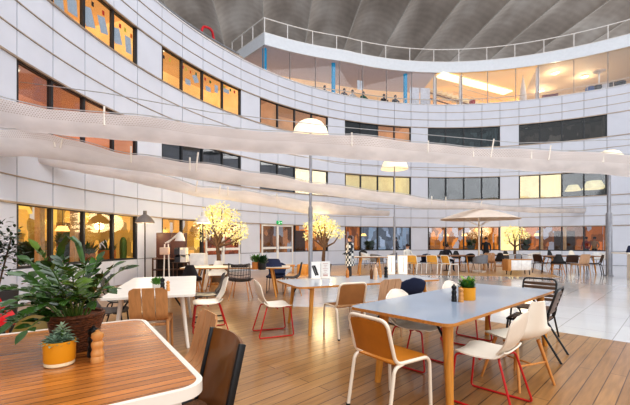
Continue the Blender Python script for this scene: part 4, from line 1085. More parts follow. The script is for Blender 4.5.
# sideboard and white display boxes
sb = thing('sideboard', 'white sideboard with wooden end panel on the far oak deck', 'sideboard', PX(518, 15.6), math.radians(3))
b = MB(); b.box((0, 0, .42), (.9, .42, .44), bev=.01); b.build('carcass', M('sideboard_white', (236, 232, 228), .45), sb)
for x in (-.225, .225): b = MB(); b.box((x, -.22, .42), (.42, .02, .4), bev=.004); b.build('door', M('sideboard_door', (244, 240, 236), .4), sb)
b = MB(); b.box((-.50, 0, .42), (.14, .44, .48), bev=.006); b.build('end_panel', WOOD('end_panel_oak', (206, 146, 84), .45, 'z'), sb)
b = MB(); b.box((0, 0, .66), (1.0, .44, .04), bev=.004); b.build('top', WOOD('end_top_oak', (186, 132, 80), .45, 'x'), sb)
for x in (-.42, .42):
    for y in (-.16, .16): b = MB(); b.tube([(x, y, 0), (x * .95, y, .2)], .018, 8); b.build('leg', black_steel, sb)
for i, (x, rgb, lb) in enumerate(((-.28, (186, 190, 196), 'pale grey storage bin on the white sideboard, nearest its wooden end'), (0.02, (150, 156, 164), 'mid grey storage bin in the middle of the white sideboard'), (.3, (206, 206, 208), 'whitish storage bin on the white sideboard, away from its wooden end'))):
    p = PX(518, 15.6); t_ = thing('storage_bin', lb, 'bin', (p.x + x, p.y + x * .05, .68), math.radians(3)); b = MB(); b.lathe([(0, 0), (.11, 0), (.13, .2), (.12, .2), (.1, .02), (0, .02)], seg=4); b.build('bin_body', M('bin_%d' % rgb[0], rgb, .6), t_)
    b = MB(); b.lathe([(.135, .19), (.14, .2), (.125, .205), (.12, .195)], seg=4); b.build('rim', M('bin_rim', (120, 122, 126), .5), t_)
for i, (px, w_, lb) in enumerate(((391, .30, 'narrow white display box lit from inside, beside the lamp post'), (402.5, .36, 'wider white display box lit from inside, beside the honey-backed chair'))):
    p = W(px, 274); t_ = thing('display_box', lb, 'display box', p); b = MB(); b.box((0, 0, .40), (w_, .3, .80), bev=.01); b.build('box_body', M('lit_white_box', (248, 242, 232), .5, emit=.35), t_); b = MB(); b.box((0, 0, .815), (w_ + .02, .32, .03), bev=.006); b.build('lid', white_rim, t_)
    b = MB(); b.box((0, -.152, .42), (.03, .006, .66)); b.build('front_strip', M('strip_rose', (224, 200, 186), .5), t_)
# planters at the windows
for i, (px, r, h, lb) in enumerate(((121, .27, 1.16, 'tall orange planter inside the window beside the dome lamp'), (103, .22, 1.08, 'tall brown planter inside the window behind the basket plant'))):
    a = theta(px); q = F(a, AR + .55, 0); t_ = pot('planter', lb, (q.x, q.y), 0.005, r, h, ((214, 130, 50), (170, 100, 54))[i], 'planter'); sprig(t_, 40, .2, .34, .04, (60, 96, 48), h * .8, .7, 'foliage', .6, 40 + i)
a = theta(135); q = F(a, AR + .5, 0); ct = thing('cactus', 'upright cactus in a planter inside the window beside the dome lamp', 'cactus', (q.x, q.y, .005))
b = MB(); b.lathe([(0, 0), (.16, 0), (.2, .75), (.17, .75), (0, .7)], seg=20); b.build('pot_body', M('cactus_pot', (120, 84, 60), .6), ct); b = MB(); b.lathe([(0, .7), (.10, .72), (.12, 1.1), (.11, 1.45), (.06, 1.58), (0, 1.6)], seg=10); b.build('cactus_body', M('cactus_green', (88, 122, 56), .6), ct)
# ================================================================ SAILS STRETCHED OVER THE CAFE
sail_m = NET('sail_net', (246, 239, 236), (208, 194, 186), 13, 44, .01, .135, translucent=.6)
sail_m2 = NET('sail_net_plain', (246, 240, 237), (224, 214, 208), 13, 44, .01, .09, translucent=.6)
cable_m = M('steel_cable', (190, 188, 188), .4, .5)
def interp(tab, x):
    for a, b in zip(tab[:-1], tab[1:]):
        if x <= b[0]:
            k = (x - a[0]) / (b[0] - a[0]); return tuple(a[i] + (b[i] - a[i]) * k for i in range(len(a)))
    return tab[-1]
def sail(label, tab, k0, Y0, k1, Y1, x_to, mat, seed, rods):
    seed0 = seed
    m_ = (Y1 - Y0) / (k1 * Y1 - k0 * Y0)
    def depth(px):
        k = (px - CX) / FPX; return (Y0 - m_ * k0 * Y0) / (1 - m_ * k)
    t = thing('shade_sail', label, 'shade sail'); rn = random.Random(seed)
    ph = [rn.uniform(0, 6) for _ in range(6)]
    x_from = tab[0][0]; N = 90
    dirv = Vector((k1 * Y1 - k0 * Y0, Y1 - Y0)).normalized(); nrm_ = Vector((-dirv.y, dirv.x))   # away from us
    def f(u, v):
        px = x_from + (x_to - x_from) * u
        _, top, bot = interp(tab, px); Y = depth(px)
        zt, zb = EYE + (HZ - top) * Y / FPX, EYE + (HZ - bot) * Y / FPX
        h = zt - zb
        wr = .035 * math.sin(u * 41 + ph[0]) * math.sin(v * 3 + ph[1]) + .022 * math.sin(u * 97 + ph[2] + 4 * v) + .03 * math.sin(u * 17 + ph[3])
        a = PI * v          # near rim, belly, far rim
        off = -math.cos(a) * .36 * h * 1.25
        z = zt - h * math.sin(a) ** .75 - .10 * h * (v < .001)
        if v > .5: z = zb + (z - zb) * .88
        c = Vector(((px - CX) * Y / FPX, Y))
        q = c + nrm_ * (off + .45 * h)
        return (q.x, q.y, z + .7 * wr * h * math.sin(a) + (.012 * math.sin(u * 60 + ph[4]) + .02 * math.sin(u * 23 + ph[5]) + .03 * abs(math.sin(u * 31 + ph[0]))) * (1 - math.sin(a)))
    L = ((x_to - x_from) / FPX) * (Y0 + Y1) / 2
    b = MB(); b.grid(f, N, 14, 0, uv=(max(6, L), 1)); b.build('sail_cloth', mat, t, fix=False)
    b = MB(); b.tube([Vector(f(k / 40, 0)) + Vector((0, 0, .03)) for k in range(41)], .012, 5); b.build('edge_cable', cable_m, t)
    b = MB(); b.tube([Vector(f(k / 40, 1)) + Vector((0, 0, .03)) for k in range(41)], .012, 5); b.build('edge_cable', cable_m, t)
    for px, hh, lean in rods:
        p = Vector(f((px - x_from) / (x_to - x_from), .12)); b = MB(); b.tube([p - Vector((0, 0, .05)), p + Vector((lean, 0, hh))], .022, 6); b.build('support_rod', white_rim, t)
    return t
sA = sail('uppermost perforated pinkish shade sail slung across the whole hall', [(-12, 92, 124), (0, 96, 127), (50, 107, 131), (107, 112, 136), (160, 118, 140), (200, 124, 146), (264, 129, 151), (310, 133, 153), (361, 135, 157), (427, 142, 160.5), (470, 146, 164), (541, 149, 170), (607, 152, 172), (660, 154, 176), (730, 155, 178)], -.875, 7.2, .875, 12.2, 725, sail_m, 1, [(104, .36, 0), (352, .3, 0), (428, .28, .02), (474, .22, -.03), (491, .5, .1), (532, .2, 0), (549, .42, .08), (604, .3, 0)])
sB = sail('second perforated shade sail, just under the uppermost one', [(-8, 124, 153), (0, 126, 154), (50, 132, 157), (90, 145, 163), (115, 151, 167), (160, 157, 172), (200, 162, 179), (240, 170, 184), (310, 181, 192), (363, 188, 199), (422, 198, 208), (450, 201, 208.5), (480, 203, 208.5), (510, 206, 211), (540, 208, 213), (604, 209, 213)], -.875, 7.3, .72, 21.0, 602, sail_m2, 2, [(55, .2, -.05), (60, .16, .05), (190, .3, 0), (196, .45, .06), (131, .35, 0), (432, .28, 0), (446, .3, 0), (481, .2, .05)])
sC = sail('lowest thin shade sail running close to the facade', [(38, 156, 162), (63, 157, 168), (115, 168, 178), (160, 174, 187), (200, 186, 196), (250, 192, 203), (310, 200, 213), (350, 206, 215), (390, 211, 216)], -.76, 8.9, .208, 19.6, 390, sail_m2, 3, [(196, .3, .05), (219, .25, .05), (228, .25, 0), (277, .3, 0)])
def wire(label, pts):
    t = MB(); P_ = [PY(*p) for p in pts]
    Q = []
    for a, b in zip(P_[:-1], P_[1:]):
        for k in range(8): Q.append(a.lerp(b, k / 8))
    Q.append(P_[-1]); t.tube(Q, .012, 4); o = t.build('support_cable', cable_m); tag(o, label, 'cable')
wire('thin steel cable sloping above the second shade sail', [(150, 116, 12.5), (250, 146, 13.5), (340, 164, 14.5), (470, 173, 15.5), (640, 168, 14)])
wire('thin steel cable hanging just above the uppermost shade sail', [(20, 82, 9.0), (105, 93, 9.5), (210, 112, 10), (330, 126, 11), (520, 143, 12.5), (640, 139, 13)])
wire('pale steel cable sagging near the far wall below the second sail', [(330, 201, 19), (430, 209, 20), (540, 205, 20), (640, 203, 18.5)])

# ================================================================ LAMPS
lampglow = M('lamp_shade_lit', (250, 236, 210), .6, emit=.45, emit_rgb=(255, 226, 180))
grey_pole = M('lamp_post_grey', (152, 152, 158), .35, .5)
def street_lamp(px, Y, top_y, w_px, h_px, label, thick, light=40):
    p = PX(px, Y); t = thing('lamp_post', label, 'lamp', p)
    zt = EYE + (HZ - top_y) * Y / FPX; R = w_px * Y / FPX / 2; h = h_px * Y / FPX
    b = MB(); b.lathe([(0, 0), (.16, 0), (.16, .03), (thick, .05), (thick, 2.6), (thick * .6, 2.66), (thick * .55, zt - h * .3), (0, zt - h * .3)], seg=14); b.build('pole', grey_pole, t)
    b = MB(); b.lathe([(R, zt - h), (R * .84, zt - h * .42), (R * .62, zt - h * .12), (R * .42, zt), (0, zt + .02), (0, zt - .02), (R * .4, zt - .03), (R * .6, zt - h * .15), (R * .81, zt - h * .45), (R * .97, zt - h)], seg=32); b.build('lamp_shade', lampglow, t)
    b = MB(); b.ball((0, 0, zt - h * .55), R * .16, 12, 8); b.build('bulb', M('bulb_glow', (255, 240, 214), .5, emit=4.0), t)
    return t
street_lamp(310.5, 12.3, 121, 38, 17, 'tall grey lamp post with domed lit shade, thicker below', .075)
street_lamp(394.5, 17.2, 158, 27, 11, 'tall grey lamp post with lit cone shade above the white display boxes', .055)
street_lamp(609, 15.0, 151, 26, 11, 'thick grey lamp post standing by the white high table', .115)
def dome_lamp(px, Y, top_y, bot_y, w_px, label, rgb, base_z=0.0):
    p = PX(px, Y); t = thing('floor_lamp', label, 'lamp', p); zt = EYE + (HZ - top_y) * Y / FPX; zb = EYE + (HZ - bot_y) * Y / FPX; R = w_px * Y / FPX / 2; h = zt - zb
    dm = M('dome_%d' % rgb[0], rgb, .4)
    b = MB(); b.lathe([(0, zt + .14), (.055, zt + .14), (.06, zt + .02), (.13, zt - .02), (R * .62, zt - h * .3), (R * .9, zt - h * .7), (R, zb), (R * .96, zb), (R * .86, zt - h * .7), (R * .58, zt - h * .34), (0, zt - .06)], seg=28); b.build('lamp_shade', dm, t)
    b = MB(); b.lathe([(0, zb + .03), (R * .9, zb + .03)], seg=24); b.build('diffuser', M('diffuser_warm', (255, 226, 176), .5, emit=2.2), t)
    b = MB(); b.lathe([(0, 0), (.2, 0), (.2, .02), (.022, .04), (.022, zb + .05), (0, zb + .05)], seg=12); b.build('pole', M('dark_pole', (70, 66, 64), .4, .5), t)
    point('dome_lamp_light', (p.x, p.y, zb - .1), 25, (1, .78, .5), .12)
    return t
dome_lamp(145, 12.0, 215, 223, 18.5, 'floor lamp with grey dome shade on a thin dark pole', (128, 118, 112))
dome_lamp(203, 11.5, 216.5, 223, 15, 'floor lamp with white dome shade beside the lit tree', (224, 214, 204))
# giant jointed desk lamp
gl_ = thing('giant_desk_lamp', 'oversized white jointed desk lamp standing by the shelf unit', 'lamp', PX(166.5, 10.8))
def rel(px, py): return PY(px, py, 10.8) - PX(166.5, 10.8)
b = MB(); b.lathe([(0, 0), (.2, 0), (.2, .05), (.05, .07), (0, .07)], seg=24); b.build('base', white_rim, gl_)
for dx in (-.09, .09):
    b = MB(); q = rel(166.5, 244); b.tube([(dx, 0, .05), (q.x + dx * .6, 0, q.z)], .022, 8); b.build('lower_arm', white_rim, gl_)
    b = MB(); a_, c_ = rel(166.5, 244), rel(179.5, 233.5); b.tube([(a_.x + dx * .4, 0, a_.z + abs(dx) * .3), (c_.x + dx * .2, 0, c_.z + dx * .6)], .020, 8); b.build('upper_arm', white_rim, gl_)
b = MB(); q = rel(165, 251); b.box((q.x, -.02, q.z), (.26, .16, .22), bev=.02); b.build('counterweight', M('peach_weight', (232, 196, 170), .5), gl_)
b = MB(); q = rel(180, 237); b.lathe([(.04, .14), (.08, .10), (.15, -.12), (.14, -.12), (.06, .08)], (q.x, 0, q.z), 20); b.build('lamp_head', white_rim, gl_)

# ================================================================ PARASOL
pr = thing('parasol', 'wide beige parasol on a white pole by the far facade', 'parasol', PX(479, 16.9)); Yp = 16.9
za, ze = EYE + (HZ - 208.5) * Yp / FPX, EYE + (HZ - 219.5) * Yp / FPX
def cano(u, v):
    a = 2 * PI * u; seg_ = abs(math.sin(a * 2)) ** .5; rr = 1.92 * v * (1 - .10 * seg_)
    return (rr * math.cos(a + .3), rr * math.sin(a + .3), za - (za - ze) * v ** 1.15 + .03 * math.sin(PI * v))
b = MB(); b.grid(cano, 48, 10, .012); b.build('canopy', M('parasol_beige', (236, 220, 206), .8, var=.04), pr)
b = MB(); b.lathe([(0, 0), (.30, 0), (.30, .06), (.04, .09), (.035, za + .06), (0, za + .1)], seg=14); b.build('pole', white_rim, pr)
for k in range(8):
    a = 2 * PI * k / 8 + .3; b = MB(); b.tube([(0.04 * math.cos(a), .04 * math.sin(a), ze - .3), (1.1 * math.cos(a), 1.1 * math.sin(a), za - (za - ze) * .55)], .012, 5); b.build('strut', white_rim, pr)

# ================================================================ LIT TREES
bark = M('tree_bark', (92, 68, 50), .8, var=.3, bump=.6)
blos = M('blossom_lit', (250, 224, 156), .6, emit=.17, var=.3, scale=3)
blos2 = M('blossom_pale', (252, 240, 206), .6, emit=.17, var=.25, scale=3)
def tree(label, px, Y, base_z, blobs, n, seed, trunk_dx=0.0, light=58, pot_=True, leaf=.075):
    rn = random.Random(seed); p = PX(px, Y); t = thing('blossom_tree', label, 'tree', p)
    def R(q): return PY(q[0], q[1], Y) - p
    cs = [(R(q), q[2] * Y / FPX) for q in blobs]
    ctr = sum((c for c, r in cs), Vector()) / len(cs)
    fork = Vector((trunk_dx, 0, base_z + (ctr.z - base_z) * .45))
    b = MB(); b.tube([(0, 0, base_z - .35), (trunk_dx * .3, .03, base_z + .25), fork], [.085, .075, .06], 9); b.build('trunk', bark, t)
    b2, b3 = MB(), MB()
    for c, r in cs:
        c = c + Vector((0, rn.uniform(-.3, .3) * r * 2, 0)); mid = fork.lerp(c, .5) + Vector((rn.uniform(-.08, .08), rn.uniform(-.1, .1), rn.uniform(-.1, .05)))
        b = MB(); b.tube([fork, mid, c], [.045, .03, .014], 6); b.build('branch', bark, t)
        m_ = int(n * (r / .5) ** 2)
        for k in range(m_):
            d = Vector((rn.gauss(0, 1), rn.gauss(0, 1), rn.gauss(0, 1))).normalized() * r * rn.random() ** .4
            d.z *= .8
            (b2 if rn.random() < .72 else b3).leaf(c + d, d + Vector((rn.uniform(-.6, .6), rn.uniform(-.6, .6), rn.uniform(-.5, .5))) * r, Vector((rn.uniform(-1, 1), rn.uniform(-1, 1), 1)), leaf * rn.uniform(.7, 1.3), leaf * .36)
    b2.build('foliage', blos, t, fix=False); b3.build('pale_foliage', blos2, t, fix=False)
    if pot_:
        b = MB(); b.lathe([(0, 0), (.28, 0), (.36, base_z), (.32, base_z), (.3, base_z - .06), (0, base_z - .06)], seg=24); b.build('tub', M('tree_tub', (96, 76, 60), .6), t)
    point('tree_glow', (p.x, p.y - 1.1, 2.0), light, (1, .76, .42), .4)
    point('tree_glow', (p.x, p.y + .9, 2.2), light, (1, .76, .42), .4)
tree('largest lit blossom tree with yellow glow behind the long cream table', 219, 12.9, .62, [(204, 224, 8), (212, 212, 8), (222, 210, 9), (232, 216, 8), (241, 228, 7), (228, 228, 9), (214, 230, 9), (202, 236, 6), (236, 240, 6), (221, 218, 8), (208, 218, 7), (244, 236, 5)], 420, 3, -.05, leaf=.085)
tree('middle lit blossom tree behind the leaf-print menu card', 323, 15.0, .5, [(309, 226, 6), (316, 219, 7), (325, 221, 7), (334, 226, 6), (340, 234, 5), (329, 232, 7), (318, 231, 7), (308, 236, 5), (322, 226, 7)], 430, 5, .05, leaf=.085)
tree('smallest lit blossom tree against the glowing panel on the far facade', 515, 20.6, .55, [(507, 234, 4), (512, 230, 5), (519, 231, 5), (525, 236, 4), (516, 237, 5), (508, 241, 3.5)], 420, 7, .0, 30, leaf=.085)
gp = thing('wall_light', 'glowing cream wall panel behind the smallest blossom tree', 'light panel'); b = MB(); arc_slab(b, theta(501), theta(518.5), AR - .05, AR - .02, R1[0], R1[1], 4); b.build('panel', M('glow_panel', (252, 226, 160), .6, emit=.55), gp)

# dark leafy plant at the window side
dp = thing('potted_shrub', 'dark leafy shrub in a tall dark planter behind the basket plant', 'plant', PX(-4, 5.0))
b = MB(); b.lathe([(0, 0), (.2, 0), (.25, .8), (.22, .8), (.2, .74), (0, .74)], seg=24); b.build('planter', M('planter_dark', (60, 56, 54), .6), dp)
rn = random.Random(17); b = MB(); b2 = MB()
for k in range(9):
    a = rn.uniform(0, 6.28); tip = Vector((.16 * math.cos(a), .16 * math.sin(a), rn.uniform(1.2, 1.62))); b2.tube([(0, 0, .7), tip * .6 + Vector((0, 0, .3)), tip], [.012, .009, .005], 5)
    for j in range(90):
        s_ = tip + Vector((rn.gauss(0, .09), rn.gauss(0, .09), rn.gauss(-.10, .15)))
        b.leaf(s_, (rn.uniform(-1, 1), rn.uniform(-1, 1), rn.uniform(-.4, .6)), (0, 0, 1), rn.uniform(.06, .1), .019)
b2.build('stem', bark, dp); b.build('foliage', M('dark_leaf', (34, 58, 30), .35, var=.5, scale=10), dp, fix=False)

# exit sign over the glazed doors
a = theta(279); q = F(a, AR - .04, 2.45); ex = thing('exit_sign', 'small green exit sign over the white glazed doors', 'sign', q, a - PI / 2 + PI)
b = MB(); b.box((0, 0, 0), (.36, .05, .2), bev=.006); b.build('sign_box', M('exit_green', (20, 150, 80), .4, emit=.6), ex)
ew = M('exit_white', (240, 255, 245), .5, emit=.8); b = MB()
for sgn in (1, -1):
    y = -.028 * sgn
    b.ball((.05, y, .06), (.014, .004, .014), 8, 6); b.box((.045, y, .015), (.028, .004, .06), rot=Matrix.Rotation(.3, 3, 'Y')); b.box((.02, y, -.04), (.05, .004, .016), rot=Matrix.Rotation(.8, 3, 'Y')); b.box((.065, y, -.04), (.05, .004, .016), rot=Matrix.Rotation(-.9, 3, 'Y')); b.box((-.09, y, 0), (.09, .004, .016))
    b.poly([(-.15, y * 1.05, 0), (-.11, y * 1.05, .035), (-.11, y * 1.05, -.035)])
b.build('pictogram', ew, ex, fix=False)

# ================================================================ PEOPLE
def person(label, loc, rz, pose='stand', top=(60, 60, 66), legs_c=(50, 50, 56), hair=(40, 28, 22), s=1.0, skin=(206, 156, 126), apron=None, name='person'):
    t = thing(name, label, 'person', loc, rz); t.scale = (s, s, s)
    if pose == 'stand':
        J = {'pel': (0, 0, .95), 'wai': (0, .01, 1.10), 'che': (0, 0, 1.30), 'nk': (0, 0, 1.47), 'hd': (0, .02, 1.60), 'ht': (0, .01, 1.72)}
        hips = [((sx * .09, 0, .90), (sx * .10, .02, .50), (sx * .10, -.02, .07), (sx * .11, .12, .03)) for sx in (-1, 1)]
        arms = [((sx * .18, 0, 1.41), (sx * .24, -.02, 1.14), (sx * .20, .16, .98), (sx * .17, .23, .97)) for sx in (-1, 1)]
    else:
        J = {'pel': (0, 0, .50), 'wai': (0, .01, .66), 'che': (0, .02, .86), 'nk': (0, .03, 1.03), 'hd': (0, .06, 1.16), 'ht': (0, .05, 1.28)}
        hips = [((sx * .09, .04, .50), (sx * .11, .42, .52), (sx * .11, .44, .08), (sx * .11, .56, .03)) for sx in (-1, 1)]
        arms = [((sx * .18, .02, .97), (sx * .24, .10, .74), (sx * .16, .34, .72), (sx * .13, .40, .72)) for sx in (-1, 1)]
    V, E, Rr = [], [], []
    def add(p, r, par=None):
        V.append(p); Rr.append(r); i = len(V) - 1
        if par is not None: E.append((par, i))
        return i
    ip = add(J['pel'], (.155, .11)); iw = add(J['wai'], (.135, .10), ip); ic = add(J['che'], (.165, .11), iw); inn = add(J['nk'], (.055, .055), ic); ih = add(J['hd'], (.078, .092), inn); it = add(J['ht'], (.062, .075), ih)
    for h in hips:
        i = add(h[0], (.085, .09), ip); i = add(h[1], (.06, .062), i); i = add(h[2], (.038, .042), i); add(h[3], (.036, .03), i)
    for h in arms:
        i = add(h[0], (.055, .058), ic); i = add(h[1], (.042, .042), i); i = add(h[2], (.030, .030), i); j = add(h[3], (.030, .018), i)
        d = (Vector(h[3]) - Vector(h[2])).normalized(); sd = Vector((1, 0, 0))
        for f_ in (-.024, -.008, .008, .024):
            add(tuple(Vector(h[3]) + d * (.07 - abs(f_) * .6) + sd * f_ + Vector((0, 0, -.02))), (.009, .009), j)
        add(tuple(Vector(h[3]) + d * .025 + sd * (.045 if h[3][0] < 0 else -.045)), (.010, .010), j)
    me = bpy.data.meshes.new('body'); me.from_pydata([Vector(v) for v in V], E, [])
    o = bpy.data.objects.new('body', me); COL.objects.link(o); o.parent = t
    sk = o.modifiers.new('Skin', 'SKIN'); sk.use_smooth_shade = True
    for v, r in zip(me.skin_vertices[0].data, Rr): v.radius = r
    me.skin_vertices[0].data[0].use_root = True
    o.modifiers.new('Sub', 'SUBSURF').levels = 1; o.modifiers['Sub'].render_levels = 1
    # clothing colours by height on the one body: shirt, trousers, skin
    m, nt, bs = newmat('figure_%d%d%d_%d%d' % (top[0], top[1], top[2], legs_c[0], int(t.location.x * 100)))
    tcn = nt.nodes.new('ShaderNodeTexCoord'); sp = nt.nodes.new('ShaderNodeSeparateXYZ'); nt.links.new(tcn.outputs['Object'], sp.inputs[0])
    zn, zw = (1.50, .97) if pose == 'stand' else (1.06, .56)
    r = nt.nodes.new('ShaderNodeValToRGB'); r.color_ramp.interpolation = 'CONSTANT'; e = r.color_ramp.elements
    mr = nt.nodes.new('ShaderNodeMapRange'); mr.inputs['From Max'].default_value = 2.0; nt.links.new(sp.outputs['Z'], mr.inputs['Value']); nt.links.new(mr.outputs[0], r.inputs['Fac'])
    e[0].position = 0; e[0].color = lin((40, 34, 32)); e[1].position = .05; e[1].color = lin(legs_c); k = e.new(zw / 2); k.color = lin(top); k = e.new(zn / 2 - .01); k.color = lin(skin)
    if pose == 'stand':
        k = e.new(.475); k.color = lin(legs_c)
    nt.links.new(r.outputs['Color'], bs.inputs['Base Color']); bs.inputs['Roughness'].default_value = .7
    me.materials.append(m)
    hz_ = Vector(J['hd']); b = MB()
    b.ball(hz_ + Vector((0, -.025, .045)), (.092, .10, .105), 14, 10); b.build('hair', M('hair_%d' % hair[0], hair, .6), t)
    b = MB(); b.ball(hz_ + Vector((0, .105, -.005)), (.014, .02, .02), 8, 6); b.build('nose', M('skin_tone', skin, .5), t)
    for sx in (-1, 1):
        b = MB(); b.ball(hz_ + Vector((sx * .034, .088, .02)), (.012, .008, .007), 8, 6); b.build('eye', M('eye_dark', (24, 20, 18), .3), t)
        b = MB(); b.ball(hz_ + Vector((sx * .09, 0, 0)), (.014, .024, .032), 8, 6); b.build('ear', MATS['skin_tone'], t)
    b = MB(); b.ball(hz_ + Vector((0, .094, -.045)), (.024, .008, .006), 8, 6); b.build('mouth', M('lip_tone', (160, 84, 76), .5), t)
    if apron:
        def ap(u, v):
            a = math.radians(200 + 140 * 0 + (u - .5) * 300) ; z = 1.42 - .95 * v
            rx, ry = (.20 + .03 * v), (.15 + .03 * v)
            return (rx * math.cos(a), ry * math.sin(a), z)
        b = MB(); b.grid(ap, 24, 10, .008)
        mm, nt2, b2_ = newmat('checked_cloth'); ck = nt2.nodes.new('ShaderNodeTexChecker'); ck.inputs['Scale'].default_value = 9; ck.inputs['Color1'].default_value = lin((228, 226, 222)); ck.inputs['Color2'].default_value = lin((44, 50, 62)); nt2.links.new(_coord(nt2, (1, 1, 1)), ck.inputs['Vector']); nt2.links.new(ck.outputs['Color'], b2_.inputs['Base Color']); b2_.inputs['Roughness'].default_value = .8
        b.build('checked_tunic', mm, t)
    return t
person('person in black and white checked tunic standing behind the menu-stand table', tuple(PX(350, 14.6)), math.radians(100), 'stand', (44, 50, 62), (60, 60, 66), (44, 30, 24), .97, apron=True)
person('person in black standing by the parasol pole near the far windows', tuple(PX(486, 19.2)), math.radians(160), 'stand', (34, 34, 40), (40, 40, 48), (26, 20, 18), .95)
person('person in dark clothes seated at the far side of the brown table', PX(446.5, 17.7, .0), math.radians(190), 'sit', (40, 40, 48), (44, 46, 60), (34, 24, 20), 1.0)
person('person in a white shirt seated beneath the middle far windows', PX(407, 18.6, .0), math.radians(200), 'sit', (226, 224, 220), (60, 62, 74), (50, 32, 24), 1.0)
bst = thing('stool', 'pale stool under the person in a white shirt', 'stool', PX(407, 18.6)); b = MB(); b.lathe([(0, 0), (.17, 0), (.17, .02), (.03, .04), (.03, .38), (.18, .40), (.18, .42), (0, .42)], seg=18); b.build('stool_body', white_rim, bst)
bst = thing('stool', 'dark stool under the person seated at the brown table', 'stool', PX(446.5, 17.7)); b = MB(); b.lathe([(0, 0), (.17, 0), (.17, .02), (.03, .04), (.03, .38), (.18, .40), (.18, .42), (0, .42)], seg=18); b.build('stool_body', dkw, bst)
# on the roof terrace (people at the rail and what lies along it)
ZT = 10.3
def terr(px, back=.9): return FP(px, back, ZT)
for px, rgb, hair, lb in ((333.5, (30, 30, 34), (22, 18, 16), 'person in black at the terrace glass beside the second turquoise column'), (352.5, (70, 52, 48), (40, 26, 22), 'person in brown on the terrace left of the person in white'), (360.5, (224, 222, 220), (30, 24, 22), 'person in white on the terrace beside the one in brown'), (371, (46, 120, 96), (30, 24, 22), 'person in green on the terrace between two glass mullions'), (391, (60, 50, 48), (26, 20, 18), 'person in dark brown on the terrace before the third turquoise column'), (402, (44, 42, 46), (20, 16, 16), 'person in charcoal on the terrace close to the third turquoise column')):
    q = terr(px, 1.15); person(lb, (q.x, q.y, ZT), theta(px) + PI / 2, 'sit', rgb, (60, 62, 72), hair, 1.0)
    st = thing('stool', 'terrace stool under the ' + lb.split(' on the')[0].split(' at the')[0] + ('' if 'black' in lb or 'green' in lb else ' up there'), 'stool', q); b = MB(); b.lathe([(0, 0), (.17, 0), (.17, .02), (.03, .04), (.03, .38), (.18, .40), (.18, .42), (0, .42)], seg=14); b.build('stool_body', dkw, st)
for px, x2, lb in ((418.5, 0, 'white free-standing board on the terrace beside the third turquoise column'), (429, 0, 'white free-standing board on the terrace beside the white column')):
    q = terr(px, .7); t_ = thing('display_board', lb, 'board', q, theta(px) + PI / 2); b = MB(); b.box((0, 0, 1.12), (.68, .04, 1.2), bev=.01); b.build('board', M('board_white', (240, 240, 244), .4), t_)
    for s_ in (-.28, .28): b = MB(); b.box((s_, 0, .27), (.04, .3, .54)); b.build('foot', grey_pole, t_)
q = FP(364.5, .6, 11.75); t_ = thing('hanging_sign', 'pair of pale panels hanging behind the terrace glass', 'sign', q, theta(364.5) + PI / 2); b = MB(); 
b.box((-.12, 0, 0), (.2, .02, .6)); b.box((.12, 0, 0), (.2, .02, .6)); b.build('sign_panel', M('sign_pale', (222, 228, 232), .4, emit=.15), t_)
b = MB(); b.tube([(-.1, 0, .3), (-.1, 0, ZF0 - 11.73)], .008, 4); b.build('hanger', grey_pole, t_)
b = MB(); b.tube([(.1, 0, .3), (.1, 0, ZF0 - 11.73)], .008, 4); b.build('hanger', grey_pole, t_)
# closed parasol, stair flight, red box and T-shaped stand on the terrace
q = terr(527, 1.2); t_ = thing('closed_parasol', 'closed white parasol on the terrace', 'parasol', q); b = MB(); b.lathe([(0, 2.35), (.05, 2.25), (.16, 1.5), (.26, .55), (.22, .5), (0, .6)], seg=10); b.build('folded_canopy', M('parasol_white', (240, 234, 226), .8), t_); b = MB(); b.lathe([(0, 0), (.2, 0), (.2, .04), (.02, .06), (.02, 2.42), (0, 2.44)], seg=10); b.build('pole', grey_pole, t_)
q = terr(552, .75); t_ = thing('planter_box', 'dark red planter box on the terrace', 'planter', q, theta(549) + PI / 2); b = MB(); b.box((0, 0, .33), (.85, .35, .66), bev=.02); b.ring(rrect(.87, .37, .03), .03, .62, .68); b.build('box_body', M('dark_red', (120, 24, 36), .5), t_)
q = terr(475, .6); t_ = thing('planter_box', 'small red planter on the terrace below the glowing stair flight', 'planter', q); b = MB(); b.lathe([(0, 0), (.16, 0), (.2, .75), (.17, .75), (.15, .7), (0, .7)], seg=16); b.build('box_body', M('bright_red', (190, 40, 34), .5), t_)
q = terr(601, 1.0); t_ = thing('patio_heater', 'white T-shaped patio heater on the terrace', 'heater', q, theta(601) + PI / 2); b = MB(); b.lathe([(0, 0), (.2, 0), (.2, .06), (.04, .08), (.035, 1.75), (0, 1.76)], seg=12); b.build('post', rw, t_); b = MB(); b.lathe([(0, 1.86), (.12, 1.84), (.34, 1.75), (.33, 1.73), (0, 1.74)], seg=20); b.build('hood', rw, t_)
for i, (px, rgb, lb) in enumerate(((592, (60, 90, 150), 'blue bundle on the terrace ledge'), (600, (40, 40, 44), 'black bundle on the terrace ledge'), (607, (226, 224, 226), 'white bundle on the terrace ledge'), (614, (70, 50, 40), 'brown bundle on the terrace ledge'), (622, (36, 36, 40), 'dark bundle on the terrace ledge by the white wall'))):
    q = F(theta(px), RG + .62, ZT); t_ = thing('cushion', lb.replace('bundle', 'cushion').replace('ledge', 'bench'), 'cushion', (q.x, q.y, 10.75), theta(px) + PI / 2)
    b = MB(); b.grid(lambda u, v: (.26 * math.cos(2 * PI * u) * (math.sin(PI * v) ** .5), .12 * math.sin(2 * PI * u) * (math.sin(PI * v) ** .5), .17 - .17 * math.cos(PI * v)), 16, 8, 0); b.build('cover', M('cushion_%d' % rgb[0], rgb, .8), t_)
bn = thing('bench', 'long white bench behind the terrace glass under the cushions', 'bench'); b = MB(); arc_slab(b, theta(584), theta(632), RG + .42, RG + .82, 10.67, 10.75, 10); b.build('seat', rw, bn)
